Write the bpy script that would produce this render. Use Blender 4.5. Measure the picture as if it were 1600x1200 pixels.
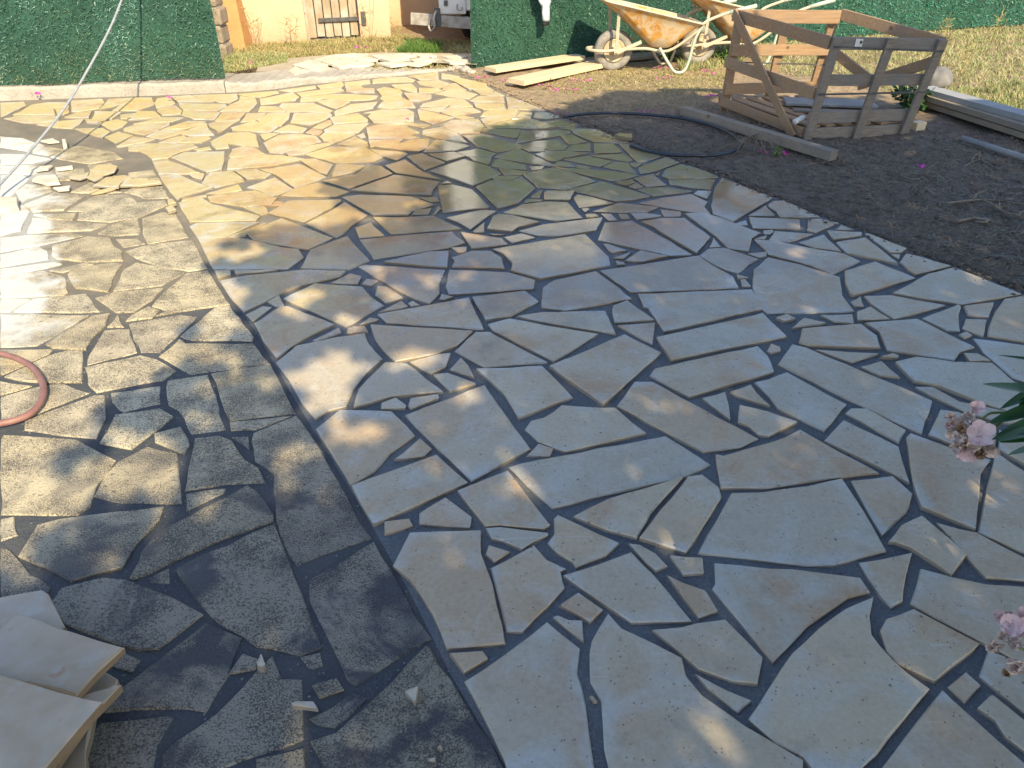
import bpy, bmesh, math, random
from math import radians, sin, cos, tan, pi
from mathutils import Vector, Matrix, noise as mnoise
import numpy as np

for o in list(bpy.data.objects):
    bpy.data.objects.remove(o)
scene = bpy.context.scene
COL = scene.collection
random.seed(7)
rng = np.random.default_rng(7)

# ------------------------------------------------------------------ camera
PITCH = radians(33.0)
CAM_H = 1.6
FPX = 1180.0            # focal length in pixels of a 1600 px wide picture
cam_d = bpy.data.cameras.new("camera")
cam = bpy.data.objects.new("camera", cam_d)
COL.objects.link(cam)
cam.location = (0, 0, CAM_H)
cam.rotation_euler = (pi / 2 - PITCH, 0, 0)
cam_d.sensor_width = 36.0
cam_d.lens = 36.0 * FPX / 1600.0
cam_d.clip_start = 0.05
cam_d.clip_end = 400
scene.camera = cam

# ------------------------------------------------------------------ light
SUN_EL = radians(38)
LH = Vector((-0.37, 0.93, 0)).normalized()          # horizontal way the light travels
LDIR = Vector((LH.x * cos(SUN_EL), LH.y * cos(SUN_EL), -sin(SUN_EL)))
world = bpy.data.worlds.new("World")
scene.world = world
world.use_nodes = True
wn = world.node_tree
wn.nodes.clear()
sky = wn.nodes.new("ShaderNodeTexSky")
sky.sky_type = 'NISHITA'
sky.sun_disc = False
sky.sun_elevation = SUN_EL
sky.sun_rotation = math.atan2(-LH.x, -LH.y)
sky.air_density = 1.0
sky.dust_density = 1.0
sky.ozone_density = 2.0
bg = wn.nodes.new("ShaderNodeBackground")
bg.inputs[1].default_value = 0.15
wo = wn.nodes.new("ShaderNodeOutputWorld")
wn.links.new(sky.outputs[0], bg.inputs[0])
wn.links.new(bg.outputs[0], wo.inputs[0])
sd = bpy.data.lights.new("sun", 'SUN')
sd.energy = 3.7
sd.angle = radians(0.53)
sd.color = (1.0, 0.86, 0.57)
sun = bpy.data.objects.new("sun", sd)
COL.objects.link(sun)
sun.rotation_euler = LDIR.to_track_quat('-Z', 'Y').to_euler()
scene.view_settings.view_transform = 'Standard'
scene.view_settings.look = 'None'
scene.view_settings.gamma = 1.0
scene.view_settings.use_curve_mapping = False
scene.view_settings.exposure = 1.15

# ------------------------------------------------------------------ helpers
def P(px, py, z=0.0):
    """where the sight line through a picture point meets the level z"""
    u = (px - 800.0) / FPX
    v = (600.0 - py) / FPX
    dy = cos(PITCH) + v * sin(PITCH)
    dz = v * cos(PITCH) - sin(PITCH)
    t = (z - CAM_H) / dz
    return Vector((u * t, dy * t, z))

def PY(px, py, Y):
    """the point of that sight line at distance Y"""
    u = (px - 800.0) / FPX
    v = (600.0 - py) / FPX
    dy = cos(PITCH) + v * sin(PITCH)
    dz = v * cos(PITCH) - sin(PITCH)
    t = Y / dy
    return Vector((u * t, Y, CAM_H + dz * t))

def PD(px, py, d):
    u = (px - 800.0) / FPX
    v = (600.0 - py) / FPX
    return Vector((u * d, (cos(PITCH) + v * sin(PITCH)) * d, CAM_H + (v * cos(PITCH) - sin(PITCH)) * d))

def toPix(p):
    y = p[1]; z = p[2] - CAM_H
    d = y * cos(PITCH) - z * sin(PITCH)
    if d < 0.05:
        return None
    v = (y * sin(PITCH) + z * cos(PITCH)) / d
    return (800 + p[0] / d * FPX, 600 - v * FPX)

def link(name, me, mat=None, parent=None, loc=None):
    o = bpy.data.objects.new(name, me)
    COL.objects.link(o)
    if mat is not None and me is not None:
        if len(me.materials) == 0:
            me.materials.append(mat)
    if loc is not None:
        o.location = loc
    if parent is not None:
        o.parent = parent
    return o

def tag(o, label=None, cat=None, group=None, kind=None):
    if label: o["label"] = label
    if cat: o["category"] = cat
    if group: o["group"] = group
    if kind: o["kind"] = kind
    return o

def thing(name, label, cat, loc=(0, 0, 0), rz=0, group=None):
    o = link(name, None)
    o.location = loc
    o.rotation_euler = (0, 0, rz)
    o.empty_display_size = 0.1
    return tag(o, label, cat, group)

def mesh_from(verts, faces, name="mesh", smooth=False):
    me = bpy.data.meshes.new(name)
    me.from_pydata([tuple(v) for v in verts], [], faces)
    me.update()
    if smooth:
        for p in me.polygons: p.use_smooth = True
    return me

def mesh_np(V, F, name="mesh"):
    """V (n,3), F (m,k) arrays"""
    me = bpy.data.meshes.new(name)
    n, m, k = len(V), len(F), F.shape[1]
    me.vertices.add(n)
    me.vertices.foreach_set("co", np.asarray(V, dtype=np.float32).ravel())
    me.loops.add(m * k)
    me.loops.foreach_set("vertex_index", np.asarray(F, dtype=np.int32).ravel())
    me.polygons.add(m)
    me.polygons.foreach_set("loop_start", np.arange(0, m * k, k, dtype=np.int32))
    me.polygons.foreach_set("loop_total", np.full(m, k, dtype=np.int32))
    me.update(calc_edges=True)
    return me

def tube_mesh(paths, radius, seg=8, taper=None):
    V, F = [], []
    for path in paths:
        path = [Vector(p) for p in path]
        n = len(path)
        base = len(V)
        up = Vector((0, 0, 1))
        prev = None
        for i, p in enumerate(path):
            a = path[max(i - 1, 0)]; b = path[min(i + 1, n - 1)]
            t = (b - a).normalized()
            if prev is None:
                ref = up if abs(t.z) < 0.9 else Vector((1, 0, 0))
                nx = t.cross(ref).normalized()
            else:
                nx = (prev - t * prev.dot(t)).normalized()
            prev = nx
            ny = t.cross(nx)
            r = radius
            if taper: r = radius * (1 + (taper - 1) * i / max(n - 1, 1))
            for k in range(seg):
                a_ = 2 * pi * k / seg
                V.append(p + nx * cos(a_) * r + ny * sin(a_) * r)
        for i in range(n - 1):
            for k in range(seg):
                k2 = (k + 1) % seg
                F.append((base + i * seg + k, base + i * seg + k2, base + (i + 1) * seg + k2, base + (i + 1) * seg + k))
        F.append(tuple(base + k for k in range(seg))[::-1])
        F.append(tuple(base + (n - 1) * seg + k for k in range(seg)))
    return mesh_from(V, F, smooth=True)

def smooth_path(pts, n=8, closed=False):
    pts = [Vector(p) for p in pts]
    out = []
    m = len(pts)
    rngi = range(m if closed else m - 1)
    for i in rngi:
        if closed:
            p0, p1, p2, p3 = pts[(i - 1) % m], pts[i], pts[(i + 1) % m], pts[(i + 2) % m]
        else:
            p0 = pts[max(i - 1, 0)]; p1 = pts[i]; p2 = pts[i + 1]; p3 = pts[min(i + 2, m - 1)]
        for k in range(n):
            t = k / n
            out.append(0.5 * ((2 * p1) + (-p0 + p2) * t + (2 * p0 - 5 * p1 + 4 * p2 - p3) * t * t + (-p0 + 3 * p1 - 3 * p2 + p3) * t ** 3))
    if not closed: out.append(pts[-1])
    return out

def board_mesh(p0, p1, side, w, t, bev=0.003, warp=0.0, seed=0):
    """a sawn board from p0 to p1, width w along 'side', thickness t across"""
    rnd = random.Random(seed)
    p0 = Vector(p0); p1 = Vector(p1)
    ax = (p1 - p0)
    L = ax.length
    ax.normalize()
    side = Vector(side)
    side = (side - ax * side.dot(ax)).normalized()
    nrm = ax.cross(side).normalized()
    prof = []
    hw, ht = w / 2, t / 2
    for (a, b) in ((-hw + bev, -ht), (hw - bev, -ht), (hw, -ht + bev), (hw, ht - bev), (hw - bev, ht), (-hw + bev, ht), (-hw, ht - bev), (-hw, -ht + bev)):
        prof.append((a, b))
    V, F = [], []
    nseg = 4
    for i in range(nseg + 1):
        f = i / nseg
        c = p0 + ax * (L * f) + nrm * (warp * 4 * f * (1 - f)) + side * (rnd.uniform(-1, 1) * 0.0015)
        if i in (0, nseg):
            e = ax * rnd.uniform(-0.003, 0.003)
        else:
            e = Vector((0, 0, 0))
        for (a, b) in prof:
            V.append(c + side * a + nrm * b + e)
    m = 8
    for i in range(nseg):
        for k in range(m):
            k2 = (k + 1) % m
            F.append((i * m + k, i * m + k2, (i + 1) * m + k2, (i + 1) * m + k))
    F.append(tuple(range(m))[::-1])
    F.append(tuple(nseg * m + k for k in range(m)))
    me = mesh_from(V, F)
    return me

def box_mesh(c, s, rz=0.0):
    c = Vector(c)
    V = []
    for z in (-1, 1):
        for (x, y) in ((-1, -1), (1, -1), (1, 1), (-1, 1)):
            dx, dy = x * s[0] / 2, y * s[1] / 2
            V.append(c + Vector((dx * cos(rz) - dy * sin(rz), dx * sin(rz) + dy * cos(rz), z * s[2] / 2)))
    F = [(3, 2, 1, 0), (4, 5, 6, 7), (0, 1, 5, 4), (1, 2, 6, 5), (2, 3, 7, 6), (3, 0, 4, 7)]
    return mesh_from(V, F)

def bev(o, w=0.004, seg=2):
    m = o.modifiers.new("bevel", 'BEVEL')
    m.width = w; m.segments = seg; m.limit_method = 'ANGLE'
    return o

# ------------------------------------------------------------------ node helpers
class N:
    def __init__(s, name):
        s.m = bpy.data.materials.new(name)
        s.m.use_nodes = True
        s.t = s.m.node_tree
        s.t.nodes.clear()
        s.out = s.t.nodes.new("ShaderNodeOutputMaterial")
        s.b = s.t.nodes.new("ShaderNodeBsdfPrincipled")
        s.t.links.new(s.b.outputs[0], s.out.inputs[0])
        s.geo = s.t.nodes.new("ShaderNodeNewGeometry")
        s.pos = s.geo.outputs["Position"]
    def lk(s, a, b): s.t.links.new(a, b)
    def set(s, node, idx, v):
        if isinstance(v, bpy.types.NodeSocket): s.lk(v, node.inputs[idx])
        elif v is not None: node.inputs[idx].default_value = v
    def noise(s, scale, detail=4, rough=0.55, vec=None, dist=0.0):
        n = s.t.nodes.new("ShaderNodeTexNoise")
        s.lk(vec if vec is not None else s.pos, n.inputs["Vector"])
        n.inputs["Scale"].default_value = scale
        n.inputs["Detail"].default_value = detail
        n.inputs["Roughness"].default_value = rough
        n.inputs["Distortion"].default_value = dist
        return n.outputs["Fac"]
    def voro(s, scale, feature='F1', out="Distance", vec=None):
        n = s.t.nodes.new("ShaderNodeTexVoronoi")
        n.feature = feature
        s.lk(vec if vec is not None else s.pos, n.inputs["Vector"])
        n.inputs["Scale"].default_value = scale
        return n.outputs[out]
    def mapr(s, v, a, b, c=0.0, d=1.0, smooth=False):
        n = s.t.nodes.new("ShaderNodeMapRange")
        if smooth: n.interpolation_type = 'SMOOTHSTEP'
        s.lk(v, n.inputs[0])
        n.inputs[1].default_value = a; n.inputs[2].default_value = b
        n.inputs[3].default_value = c; n.inputs[4].default_value = d
        return n.outputs[0]
    def math(s, op, a, b=None, c=None, clamp=False):
        n = s.t.nodes.new("ShaderNodeMath")
        n.operation = op; n.use_clamp = clamp
        s.set(n, 0, a); s.set(n, 1, b)
        if c is not None: s.set(n, 2, c)
        return n.outputs[0]
    def mix(s, f, a, b, mode='MIX'):
        n = s.t.nodes.new("ShaderNodeMix")
        n.data_type = 'RGBA'; n.blend_type = mode
        s.set(n, 0, f)
        for idx, v in ((6, a), (7, b)):
            if isinstance(v, tuple) and len(v) == 3: v = (*v, 1)
            s.set(n, idx, v)
        return n.outputs[2]
    def ramp(s, f, stops):
        n = s.t.nodes.new("ShaderNodeValToRGB")
        s.lk(f, n.inputs[0])
        e = n.color_ramp.elements
        while len(e) < len(stops): e.new(0.5)
        for i, (p, c) in enumerate(stops):
            e[i].position = p; e[i].color = (*c, 1)
        return n.outputs[0]
    def sep(s, v=None):
        n = s.t.nodes.new("ShaderNodeSeparateXYZ")
        s.lk(v if v is not None else s.pos, n.inputs[0])
        return n.outputs
    def comb(s, x, y, z):
        n = s.t.nodes.new("ShaderNodeCombineXYZ")
        s.set(n, 0, x); s.set(n, 1, y); s.set(n, 2, z)
        return n.outputs[0]
    def rnd(s):
        n = s.t.nodes.new("ShaderNodeObjectInfo")
        return n.outputs["Random"]
    def isl(s): return s.geo.outputs["Random Per Island"]
    def tc(s, which="Object"):
        n = s.t.nodes.new("ShaderNodeTexCoord")
        return n.outputs[which]
    def vmul(s, v, sc):
        n = s.t.nodes.new("ShaderNodeVectorMath"); n.operation = 'MULTIPLY'
        s.lk(v, n.inputs[0]); n.inputs[1].default_value = sc
        return n.outputs[0]
    def vadd(s, v, w):
        n = s.t.nodes.new("ShaderNodeVectorMath"); n.operation = 'ADD'
        s.lk(v, n.inputs[0]); s.set(n, 1, w)
        return n.outputs[0]
    def bump(s, h, strength=0.3, dist=0.01, nrm=None):
        n = s.t.nodes.new("ShaderNodeBump")
        n.inputs["Strength"].default_value = strength
        n.inputs["Distance"].default_value = dist
        s.lk(h, n.inputs["Height"])
        if nrm is not None: s.lk(nrm, n.inputs["Normal"])
        return n.outputs[0]
    def done(s, col=None, rough=None, spec=None, nrm=None, metal=None, coat=None, coat_r=None):
        if isinstance(col, tuple): col = (*col, 1)
        s.set(s.b, "Base Color", col)
        s.set(s.b, "Roughness", rough)
        s.set(s.b, "Specular IOR Level", spec)
        s.set(s.b, "Metallic", metal)
        if coat is not None: s.set(s.b, "Coat Weight", coat)
        if coat_r is not None: s.set(s.b, "Coat Roughness", coat_r)
        if nrm is not None: s.lk(nrm, s.b.inputs["Normal"])
        return s.m
# ------------------------------------------------------------------ materials
def mat_new_stone():
    n = N("laid_limestone")
    r = n.rnd()
    xyz = n.sep()
    ofs = n.comb(n.math('MULTIPLY', r, 37.0), n.math('MULTIPLY', r, 91.0), 0.0)
    v = n.vadd(n.pos, ofs)
    # two tones: grey-buff near, golden further off, blended between
    near = n.ramp(r, [(0.0, (0.51, 0.425, 0.305)), (0.2, (0.55, 0.43, 0.28)), (0.4, (0.47, 0.41, 0.315)), (0.6, (0.57, 0.465, 0.32)),
                      (0.8, (0.50, 0.37, 0.235)), (1.0, (0.49, 0.43, 0.325))])
    far = n.ramp(r, [(0.0, (0.56, 0.455, 0.225)), (0.25, (0.52, 0.435, 0.235)), (0.5, (0.58, 0.455, 0.20)),
                     (0.75, (0.54, 0.46, 0.26)), (1.0, (0.59, 0.445, 0.18))])
    r2 = n.math('FRACT', n.math('MULTIPLY', r, 17.3))
    tone_pos = n.math('SUBTRACT', xyz[1], n.math('MULTIPLY', xyz[0], 0.75))
    tone_pos = n.math('ADD', tone_pos, n.math('MULTIPLY', r2, 1.0))
    base = n.mix(n.mapr(tone_pos, 3.9, 5.6, 0, 1, True), near, far)
    low = n.noise(3.1, 5, 0.62, v, 0.9)
    c = n.mix(n.math('MULTIPLY', n.mapr(low, 0.45, 0.64, 0, 0.9), n.mapr(r2, 0.2, 0.9, 0.25, 1)), base, (0.47, 0.29, 0.155))
    pale = n.noise(3.7, 5, 0.65, n.vadd(v, n.comb(5.0, 3.0, 0.0)), 1.4)
    c = n.mix(n.mapr(pale, 0.50, 0.66, 0, 0.5), c, (0.55, 0.53, 0.48))
    # chalky tide mark round the margins
    g = n.sep(n.tc("Generated"))
    ex = n.math('MINIMUM', g[0], n.math('SUBTRACT', 1.0, g[0]))
    ey = n.math('MINIMUM', g[1], n.math('SUBTRACT', 1.0, g[1]))
    e = n.math('ADD', n.math('MINIMUM', ex, ey), n.math('MULTIPLY', n.math('SUBTRACT', n.noise(7, 4, 0.6, v), 0.5), 0.35))
    em = n.math('MULTIPLY', n.mapr(e, 0.02, 0.17, 0.65, 0, True), n.mapr(n.noise(2.6, 3, 0.6, v), 0.42, 0.6, 0, 1))
    c = n.mix(em, c, (0.50, 0.52, 0.52))
    fine = n.noise(70, 4, 0.7, v)
    c = n.mix(n.mapr(fine, 0.35, 0.7, 0.0, 1.0), c, n.mix(1.0, c, (0.84, 0.83, 0.80), 'MULTIPLY'))
    med = n.noise(16, 5, 0.65, v)
    c = n.mix(n.mapr(med, 0.55, 0.75, 0, 0.45), c, (0.30, 0.24, 0.17))
    # scratches and saw lines
    sc = n.noise(5.0, 2, 0.5, n.vmul(v, (1.0, 14.0, 1.0)), 0.4)
    c = n.mix(n.mapr(sc, 0.70, 0.73, 0, 0.35), c, (0.62, 0.60, 0.55))
    # small pits
    pit = n.voro(75, vec=v)
    sel = n.noise(26, 2, 0.5, v)
    pm = n.math('MULTIPLY', n.mapr(pit, 0.10, 0.24, 1, 0), n.mapr(sel, 0.53, 0.60, 0, 1))
    c = n.mix(n.math('MULTIPLY', pm, 0.8), c, (0.10, 0.075, 0.05))
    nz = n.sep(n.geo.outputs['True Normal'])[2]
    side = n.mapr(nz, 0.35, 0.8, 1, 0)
    c = n.mix(n.math('MULTIPLY', side, 0.75), c, n.mix(n.noise(25, 3, 0.6), (0.27, 0.20, 0.13), (0.17, 0.15, 0.13)))  # shade of the side faces painted into the colour, along with mortar stain
    dot = n.voro(14, vec=v)
    dm = n.mapr(dot, 0.045, 0.075, 1, 0)
    c = n.mix(n.math('MULTIPLY', dm, 0.7), c, (0.06, 0.05, 0.04))
    # water left standing on the freshly rinsed middle of the paving
    dx = n.math('MULTIPLY', n.math('SUBTRACT', xyz[0], 0.15), 0.50)
    dy = n.math('MULTIPLY', n.math('SUBTRACT', xyz[1], 4.75), 0.52)
    d2 = n.math('ADD', n.math('MULTIPLY', dx, dx), n.math('MULTIPLY', dy, dy))
    wn_ = n.noise(3.2, 5, 0.6)
    wet = n.mapr(n.math('ADD', d2, n.math('MULTIPLY', n.math('SUBTRACT', wn_, 0.5), 2.2)), 0.5, 1.05, 1, 0, True)
    damp = n.mapr(n.noise(1.1, 3, 0.6), 0.35, 0.65, 0.0, 1.0)
    c = n.mix(n.math('MULTIPLY', wet, 0.75), c, n.mix(1.0, c, (0.56, 0.50, 0.44), 'MULTIPLY'))
    rgh = n.math('ADD', n.mapr(damp, 0, 1, 0.52, 0.34), n.math('MULTIPLY', n.math('SUBTRACT', fine, 0.5), 0.2))
    film = n.mapr(n.noise(9, 4, 0.6), 0.35, 0.65, 0.04, 0.17)
    rg = n.t.nodes.new("ShaderNodeMix"); rg.data_type = 'FLOAT'
    n.lk(wet, rg.inputs[0]); n.lk(rgh, rg.inputs[2]); n.lk(film, rg.inputs[3])
    h = n.math('ADD', n.math('MULTIPLY', n.noise(17, 8, 0.72, v), 0.8), n.math('MULTIPLY', fine, 0.3))
    # delaminated steps of the split face
    lay = n.noise(4.2, 4, 0.55, v, 0.5)
    st = n.math('ADD', n.mapr(lay, 0.40, 0.412, 0, 0.35), n.mapr(lay, 0.60, 0.61, 0, 0.35))
    h = n.math('ADD', h, st)
    h = n.math('SUBTRACT', h, n.math('MULTIPLY', pm, 0.5))
    bp = n.t.nodes.new("ShaderNodeBump")
    n.lk(h, bp.inputs["Height"])
    bp.inputs["Distance"].default_value = 0.005
    n.lk(n.mapr(wet, 0, 1, 0.55, 0.08), bp.inputs["Strength"])
    return n.done(c, rg.outputs[0], 0.5, bp.outputs[0])

def mat_old_stone():
    n = N("weathered_limestone")
    r = n.rnd()
    ofs = n.comb(n.math('MULTIPLY', r, 51.0), n.math('MULTIPLY', r, 23.0), 0.0)
    v = n.vadd(n.pos, ofs)
    base = n.ramp(r, [(0.0, (0.58, 0.48, 0.30)), (0.35, (0.54, 0.44, 0.27)), (0.7, (0.60, 0.51, 0.34)), (1.0, (0.51, 0.42, 0.28))])
    # pitted, bush-hammered look of the wet stone
    s1 = n.noise(215, 3, 0.75, v)
    s2 = n.noise(7, 4, 0.6, v)
    speck = n.mapr(n.math('ADD', s1, n.math('MULTIPLY', n.math('SUBTRACT', s2, 0.5), 0.45)), 0.475, 0.57, 0, 1)
    wetc = n.mix(n.math('MULTIPLY', speck, 0.85), base, (0.065, 0.055, 0.045))
    s3 = n.noise(48, 3, 0.6, n.vmul(v, (1.0, 2.2, 1.0)))
    wetc = n.mix(n.mapr(s3, 0.60, 0.66, 0, 0.8), wetc, (0.10, 0.08, 0.06))
    blot = n.noise(3.4, 5, 0.6, v, 1.0)
    wetc = n.mix(n.math('MULTIPLY', n.mapr(blot, 0.50, 0.60, 0, 0.85), n.mapr(n.math('SUBTRACT', n.sep()[1], n.math('MULTIPLY', n.sep()[0], 0.5)), 1.9, 3.0, 1.0, 0.18)), wetc, (0.055, 0.058, 0.07))
    # dried, chalky part by the left
    dryc = n.mix(n.mapr(n.noise(5, 4, 0.6, v), 0.4, 0.7, 0, 0.5), (0.60, 0.585, 0.53), (0.52, 0.49, 0.42))
    dryc = n.mix(n.mapr(n.noise(45, 3, 0.6, v), 0.60, 0.68, 0, 0.25), dryc, (0.35, 0.30, 0.22))
    xyz = n.sep()
    f = n.math('ADD', xyz[0], n.math('MULTIPLY', xyz[1], 0.52))
    jag = n.math('ADD', n.math('MULTIPLY', n.math('SUBTRACT', n.noise(3.0, 3, 0.6), 0.5), 0.9),
                 n.math('MULTIPLY', n.math('SUBTRACT', n.noise(14, 5, 0.7), 0.5), 0.35))
    m1 = n.mapr(n.math('ADD', f, jag), -0.60, -0.46, 1, 0)
    m2 = n.mapr(n.math('ADD', xyz[1], jag), 2.75, 2.9, 0, 1)
    m3 = n.mapr(n.math('ADD', xyz[1], jag), 5.9, 6.1, 1, 0)
    dry = n.math('MULTIPLY', n.math('MULTIPLY', m1, m2), m3)
    c = n.mix(dry, wetc, dryc)
    # bluish shade on the near stones put into the colour, with some damp
    near = n.mapr(n.math('ADD', n.math('SUBTRACT', xyz[1], n.math('MULTIPLY', xyz[0], 0.5)), n.math('MULTIPLY', jag, 0.8)), 1.85, 2.75, 0.85, 0.0, True)
    c = n.mix(near, c, n.mix(1.0, c, (0.38, 0.40, 0.48), 'MULTIPLY'))
    rg = n.math('ADD', n.mapr(s1, 0.3, 0.7, 0.34, 0.60), n.math('MULTIPLY', dry, 0.25))
    h = n.math('ADD', n.math('MULTIPLY', n.noise(9, 5, 0.6, v), 1.0), n.math('MULTIPLY', speck, -0.28))
    return n.done(c, rg, 0.5, n.bump(h, 0.6, 0.006))

def mat_bed(name, col, col2, gran=0.03):
    n = N(name)
    a = n.noise(4, 5, 0.6)
    b = n.noise(110, 3, 0.7)
    c = n.mix(n.mapr(a, 0.35, 0.65), col, col2)
    yy = n.math('ADD', n.sep()[1], n.math('MULTIPLY', n.math('SUBTRACT', n.noise(0.9, 4, 0.6), 0.5), 2.0))
    yy = n.math('SUBTRACT', yy, n.math('MULTIPLY', n.sep()[0], 0.9))
    c = n.mix(n.mapr(yy, 4.3, 5.3, 0, 1, True), c, n.mix(n.mapr(a, 0.35, 0.65), (0.24, 0.20, 0.145), (0.16, 0.138, 0.102)))  # far joints coloured paler for the sunlit part, and as drier mortar
    if "old" in name:
        xz = n.sep()
        f = n.math('ADD', n.math('ADD', xz[0], n.math('MULTIPLY', xz[1], 0.52)), n.math('MULTIPLY', n.math('SUBTRACT', n.noise(3.0, 3, 0.6), 0.5), 0.9))
        dm = n.math('MULTIPLY', n.mapr(f, -0.60, -0.48, 1, 0), n.math('MULTIPLY', n.mapr(xz[1], 2.7, 2.9, 0, 1), n.mapr(xz[1], 5.4, 5.9, 1, 0)))
        c = n.mix(dm, c, n.mix(n.mapr(a, 0.35, 0.65), (0.40, 0.385, 0.345), (0.31, 0.295, 0.26)))
    c = n.mix(n.mapr(b, 0.5, 0.72, 0, 0.6), c, (col[0] * 2.4, col[1] * 2.3, col[2] * 2.2))
    h = n.math('ADD', n.math('MULTIPLY', b, 0.6), n.math('MULTIPLY', n.noise(28, 4, 0.6), 1.0))
    return n.done(c, 0.75, 0.35, n.bump(h, 0.9, 0.009))

def mat_slab():
    n = N("dry_limestone_slab")
    v = n.tc("Object")
    low = n.noise(4.0, 5, 0.6, n.pos, 0.7)
    c = n.mix(n.mapr(low, 0.38, 0.62), (0.50, 0.42, 0.32), (0.43, 0.33, 0.22))
    c = n.mix(n.mapr(n.noise(7, 5, 0.6, n.pos), 0.55, 0.68, 0, 0.6), c, (0.52, 0.50, 0.46))
    c = n.mix(n.mapr(n.noise(14, 5, 0.6, n.pos, 1.0), 0.66, 0.72, 0, 0.6), c, (0.42, 0.19, 0.09))
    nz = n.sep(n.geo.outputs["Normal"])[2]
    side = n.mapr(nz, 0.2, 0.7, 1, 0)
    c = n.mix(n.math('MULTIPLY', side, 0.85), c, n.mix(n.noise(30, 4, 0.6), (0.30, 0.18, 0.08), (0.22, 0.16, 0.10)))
    h = n.math('ADD', n.noise(14, 7, 0.7), n.math('MULTIPLY', n.noise(60, 4, 0.7), 0.35))
    return n.done(c, 0.62, 0.35, n.bump(h, 0.22, 0.003))

def mat_soil():
    n = N("garden_soil")
    a = n.noise(1.4, 5, 0.65)
    b = n.noise(14, 6, 0.7)
    xyz = n.sep()
    # straw-coloured trodden earth further back, darker soil by the paving
    back = n.math('ADD', xyz[1], n.math('MULTIPLY', n.math('SUBTRACT', a, 0.5), 2.4))
    back = n.math('SUBTRACT', back, n.math('MULTIPLY', xyz[0], 0.12))
    f = n.mapr(back, 6.0, 7.4, 0, 1, True)
    dark = n.mix(n.mapr(b, 0.35, 0.65), (0.105, 0.084, 0.068), (0.23, 0.18, 0.14))
    dark = n.mix(n.mapr(n.noise(5, 4, 0.6), 0.58, 0.7, 0, 0.6), dark, (0.24, 0.15, 0.11))
    light = n.mix(n.mapr(b, 0.35, 0.65), (0.27, 0.19, 0.12), (0.44, 0.33, 0.21))
    c = n.mix(f, dark, light)
    g = n.noise(120, 3, 0.7)
    c = n.mix(n.mapr(g, 0.60, 0.68, 0, 0.5), c, (0.34, 0.27, 0.19))
    h = n.math('ADD', b, n.math('MULTIPLY', g, 0.4))
    return n.done(c, 0.92, 0.2, n.bump(h, 1.0, 0.03))

def mat_wood(name, c1, c2, grey=(0.30, 0.29, 0.27), gf=0.4, axis=0):
    n = N(name)
    v = n.tc("Generated")
    xyz = n.pos
    r = n.rnd()
    w = n.vadd(n.tc("Object"), n.comb(n.math('MULTIPLY', r, 13.0), n.math('MULTIPLY', r, 7.0), n.math('MULTIPLY', r, 5.0)))
    g1 = n.noise(3.0, 6, 0.65, n.vmul(w, {0: (1.2, 22.0, 22.0), 1: (22.0, 1.2, 22.0), 2: (22, 22, 1.2)}[axis]), 0.6)
    c = n.mix(n.mapr(g1, 0.35, 0.65), c1, c2)
    c = n.mix(n.math('MULTIPLY', n.mapr(n.noise(4, 4, 0.6, w), 0.4, 0.65), gf), c, grey)
    knot = n.voro(4.5, vec=w)
    c = n.mix(n.mapr(knot, 0.05, 0.10, 0.8, 0), c, (0.09, 0.05, 0.03))
    c = n.mix(n.math('MULTIPLY', r, 0.35), c, n.mix(1.0, c, (0.72, 0.68, 0.66), 'MULTIPLY'))
    return n.done(c, 0.75, 0.3, n.bump(g1, 0.5, 0.003))

def mat_simple(name, c1, c2=None, rough=0.6, scale=12, bumpd=0.0, spec=0.4, metal=0.0, detail=4):
    n = N(name)
    if c2 is None: c2 = tuple(x * 0.75 for x in c1)
    a = n.noise(scale, detail, 0.6)
    c = n.mix(n.mapr(a, 0.35, 0.65), c1, c2)
    nr = n.bump(n.noise(scale * 3, 4, 0.6), 0.5, bumpd) if bumpd else None
    return n.done(c, rough, spec, nr, metal)

def mat_blades(name, cols, rough=0.7, band=False):
    n = N(name)
    stops = [(i / max(len(cols) - 1, 1), c) for i, c in enumerate(cols)]
    c = n.ramp(n.isl(), stops)
    c = n.mix(n.mapr(n.noise(2.2, 3, 0.6), 0.4, 0.62, 0, 0.5), c, n.mix(1.0, c, (0.65, 0.78, 0.6), 'MULTIPLY'))
    if band:
        bd = n.noise(1.0, 3, 0.6, n.vmul(n.pos, (3.4, 0.6, 0.35)))
        c = n.mix(n.mapr(bd, 0.48, 0.62, 0, 0.75), c, n.mix(1.0, c, (2.6, 2.1, 2.5), 'MULTIPLY'))
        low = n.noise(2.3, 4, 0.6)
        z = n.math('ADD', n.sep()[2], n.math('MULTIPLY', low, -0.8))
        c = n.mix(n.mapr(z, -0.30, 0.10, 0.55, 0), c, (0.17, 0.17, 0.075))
    n.done(c, rough, 0.3)
    return n.m

def mat_leaf(name, c1, c2, back, rough=0.4):
    n = N(name)
    c = n.mix(n.isl(), c1, c2)
    v = n.noise(40, 3, 0.6)
    c = n.mix(n.mapr(v, 0.4, 0.7, 0, 0.35), c, back)
    n.done(c, rough, 0.45)
    tr = n.t.nodes.new("ShaderNodeBsdfTranslucent")
    n.lk(c, tr.inputs[0])
    mx = n.t.nodes.new("ShaderNodeMixShader")
    mx.inputs[0].default_value = 0.12
    n.lk(n.b.outputs[0], mx.inputs[1]); n.lk(tr.outputs[0], mx.inputs[2])
    n.lk(mx.outputs[0], n.out.inputs[0])
    return n.m

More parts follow.
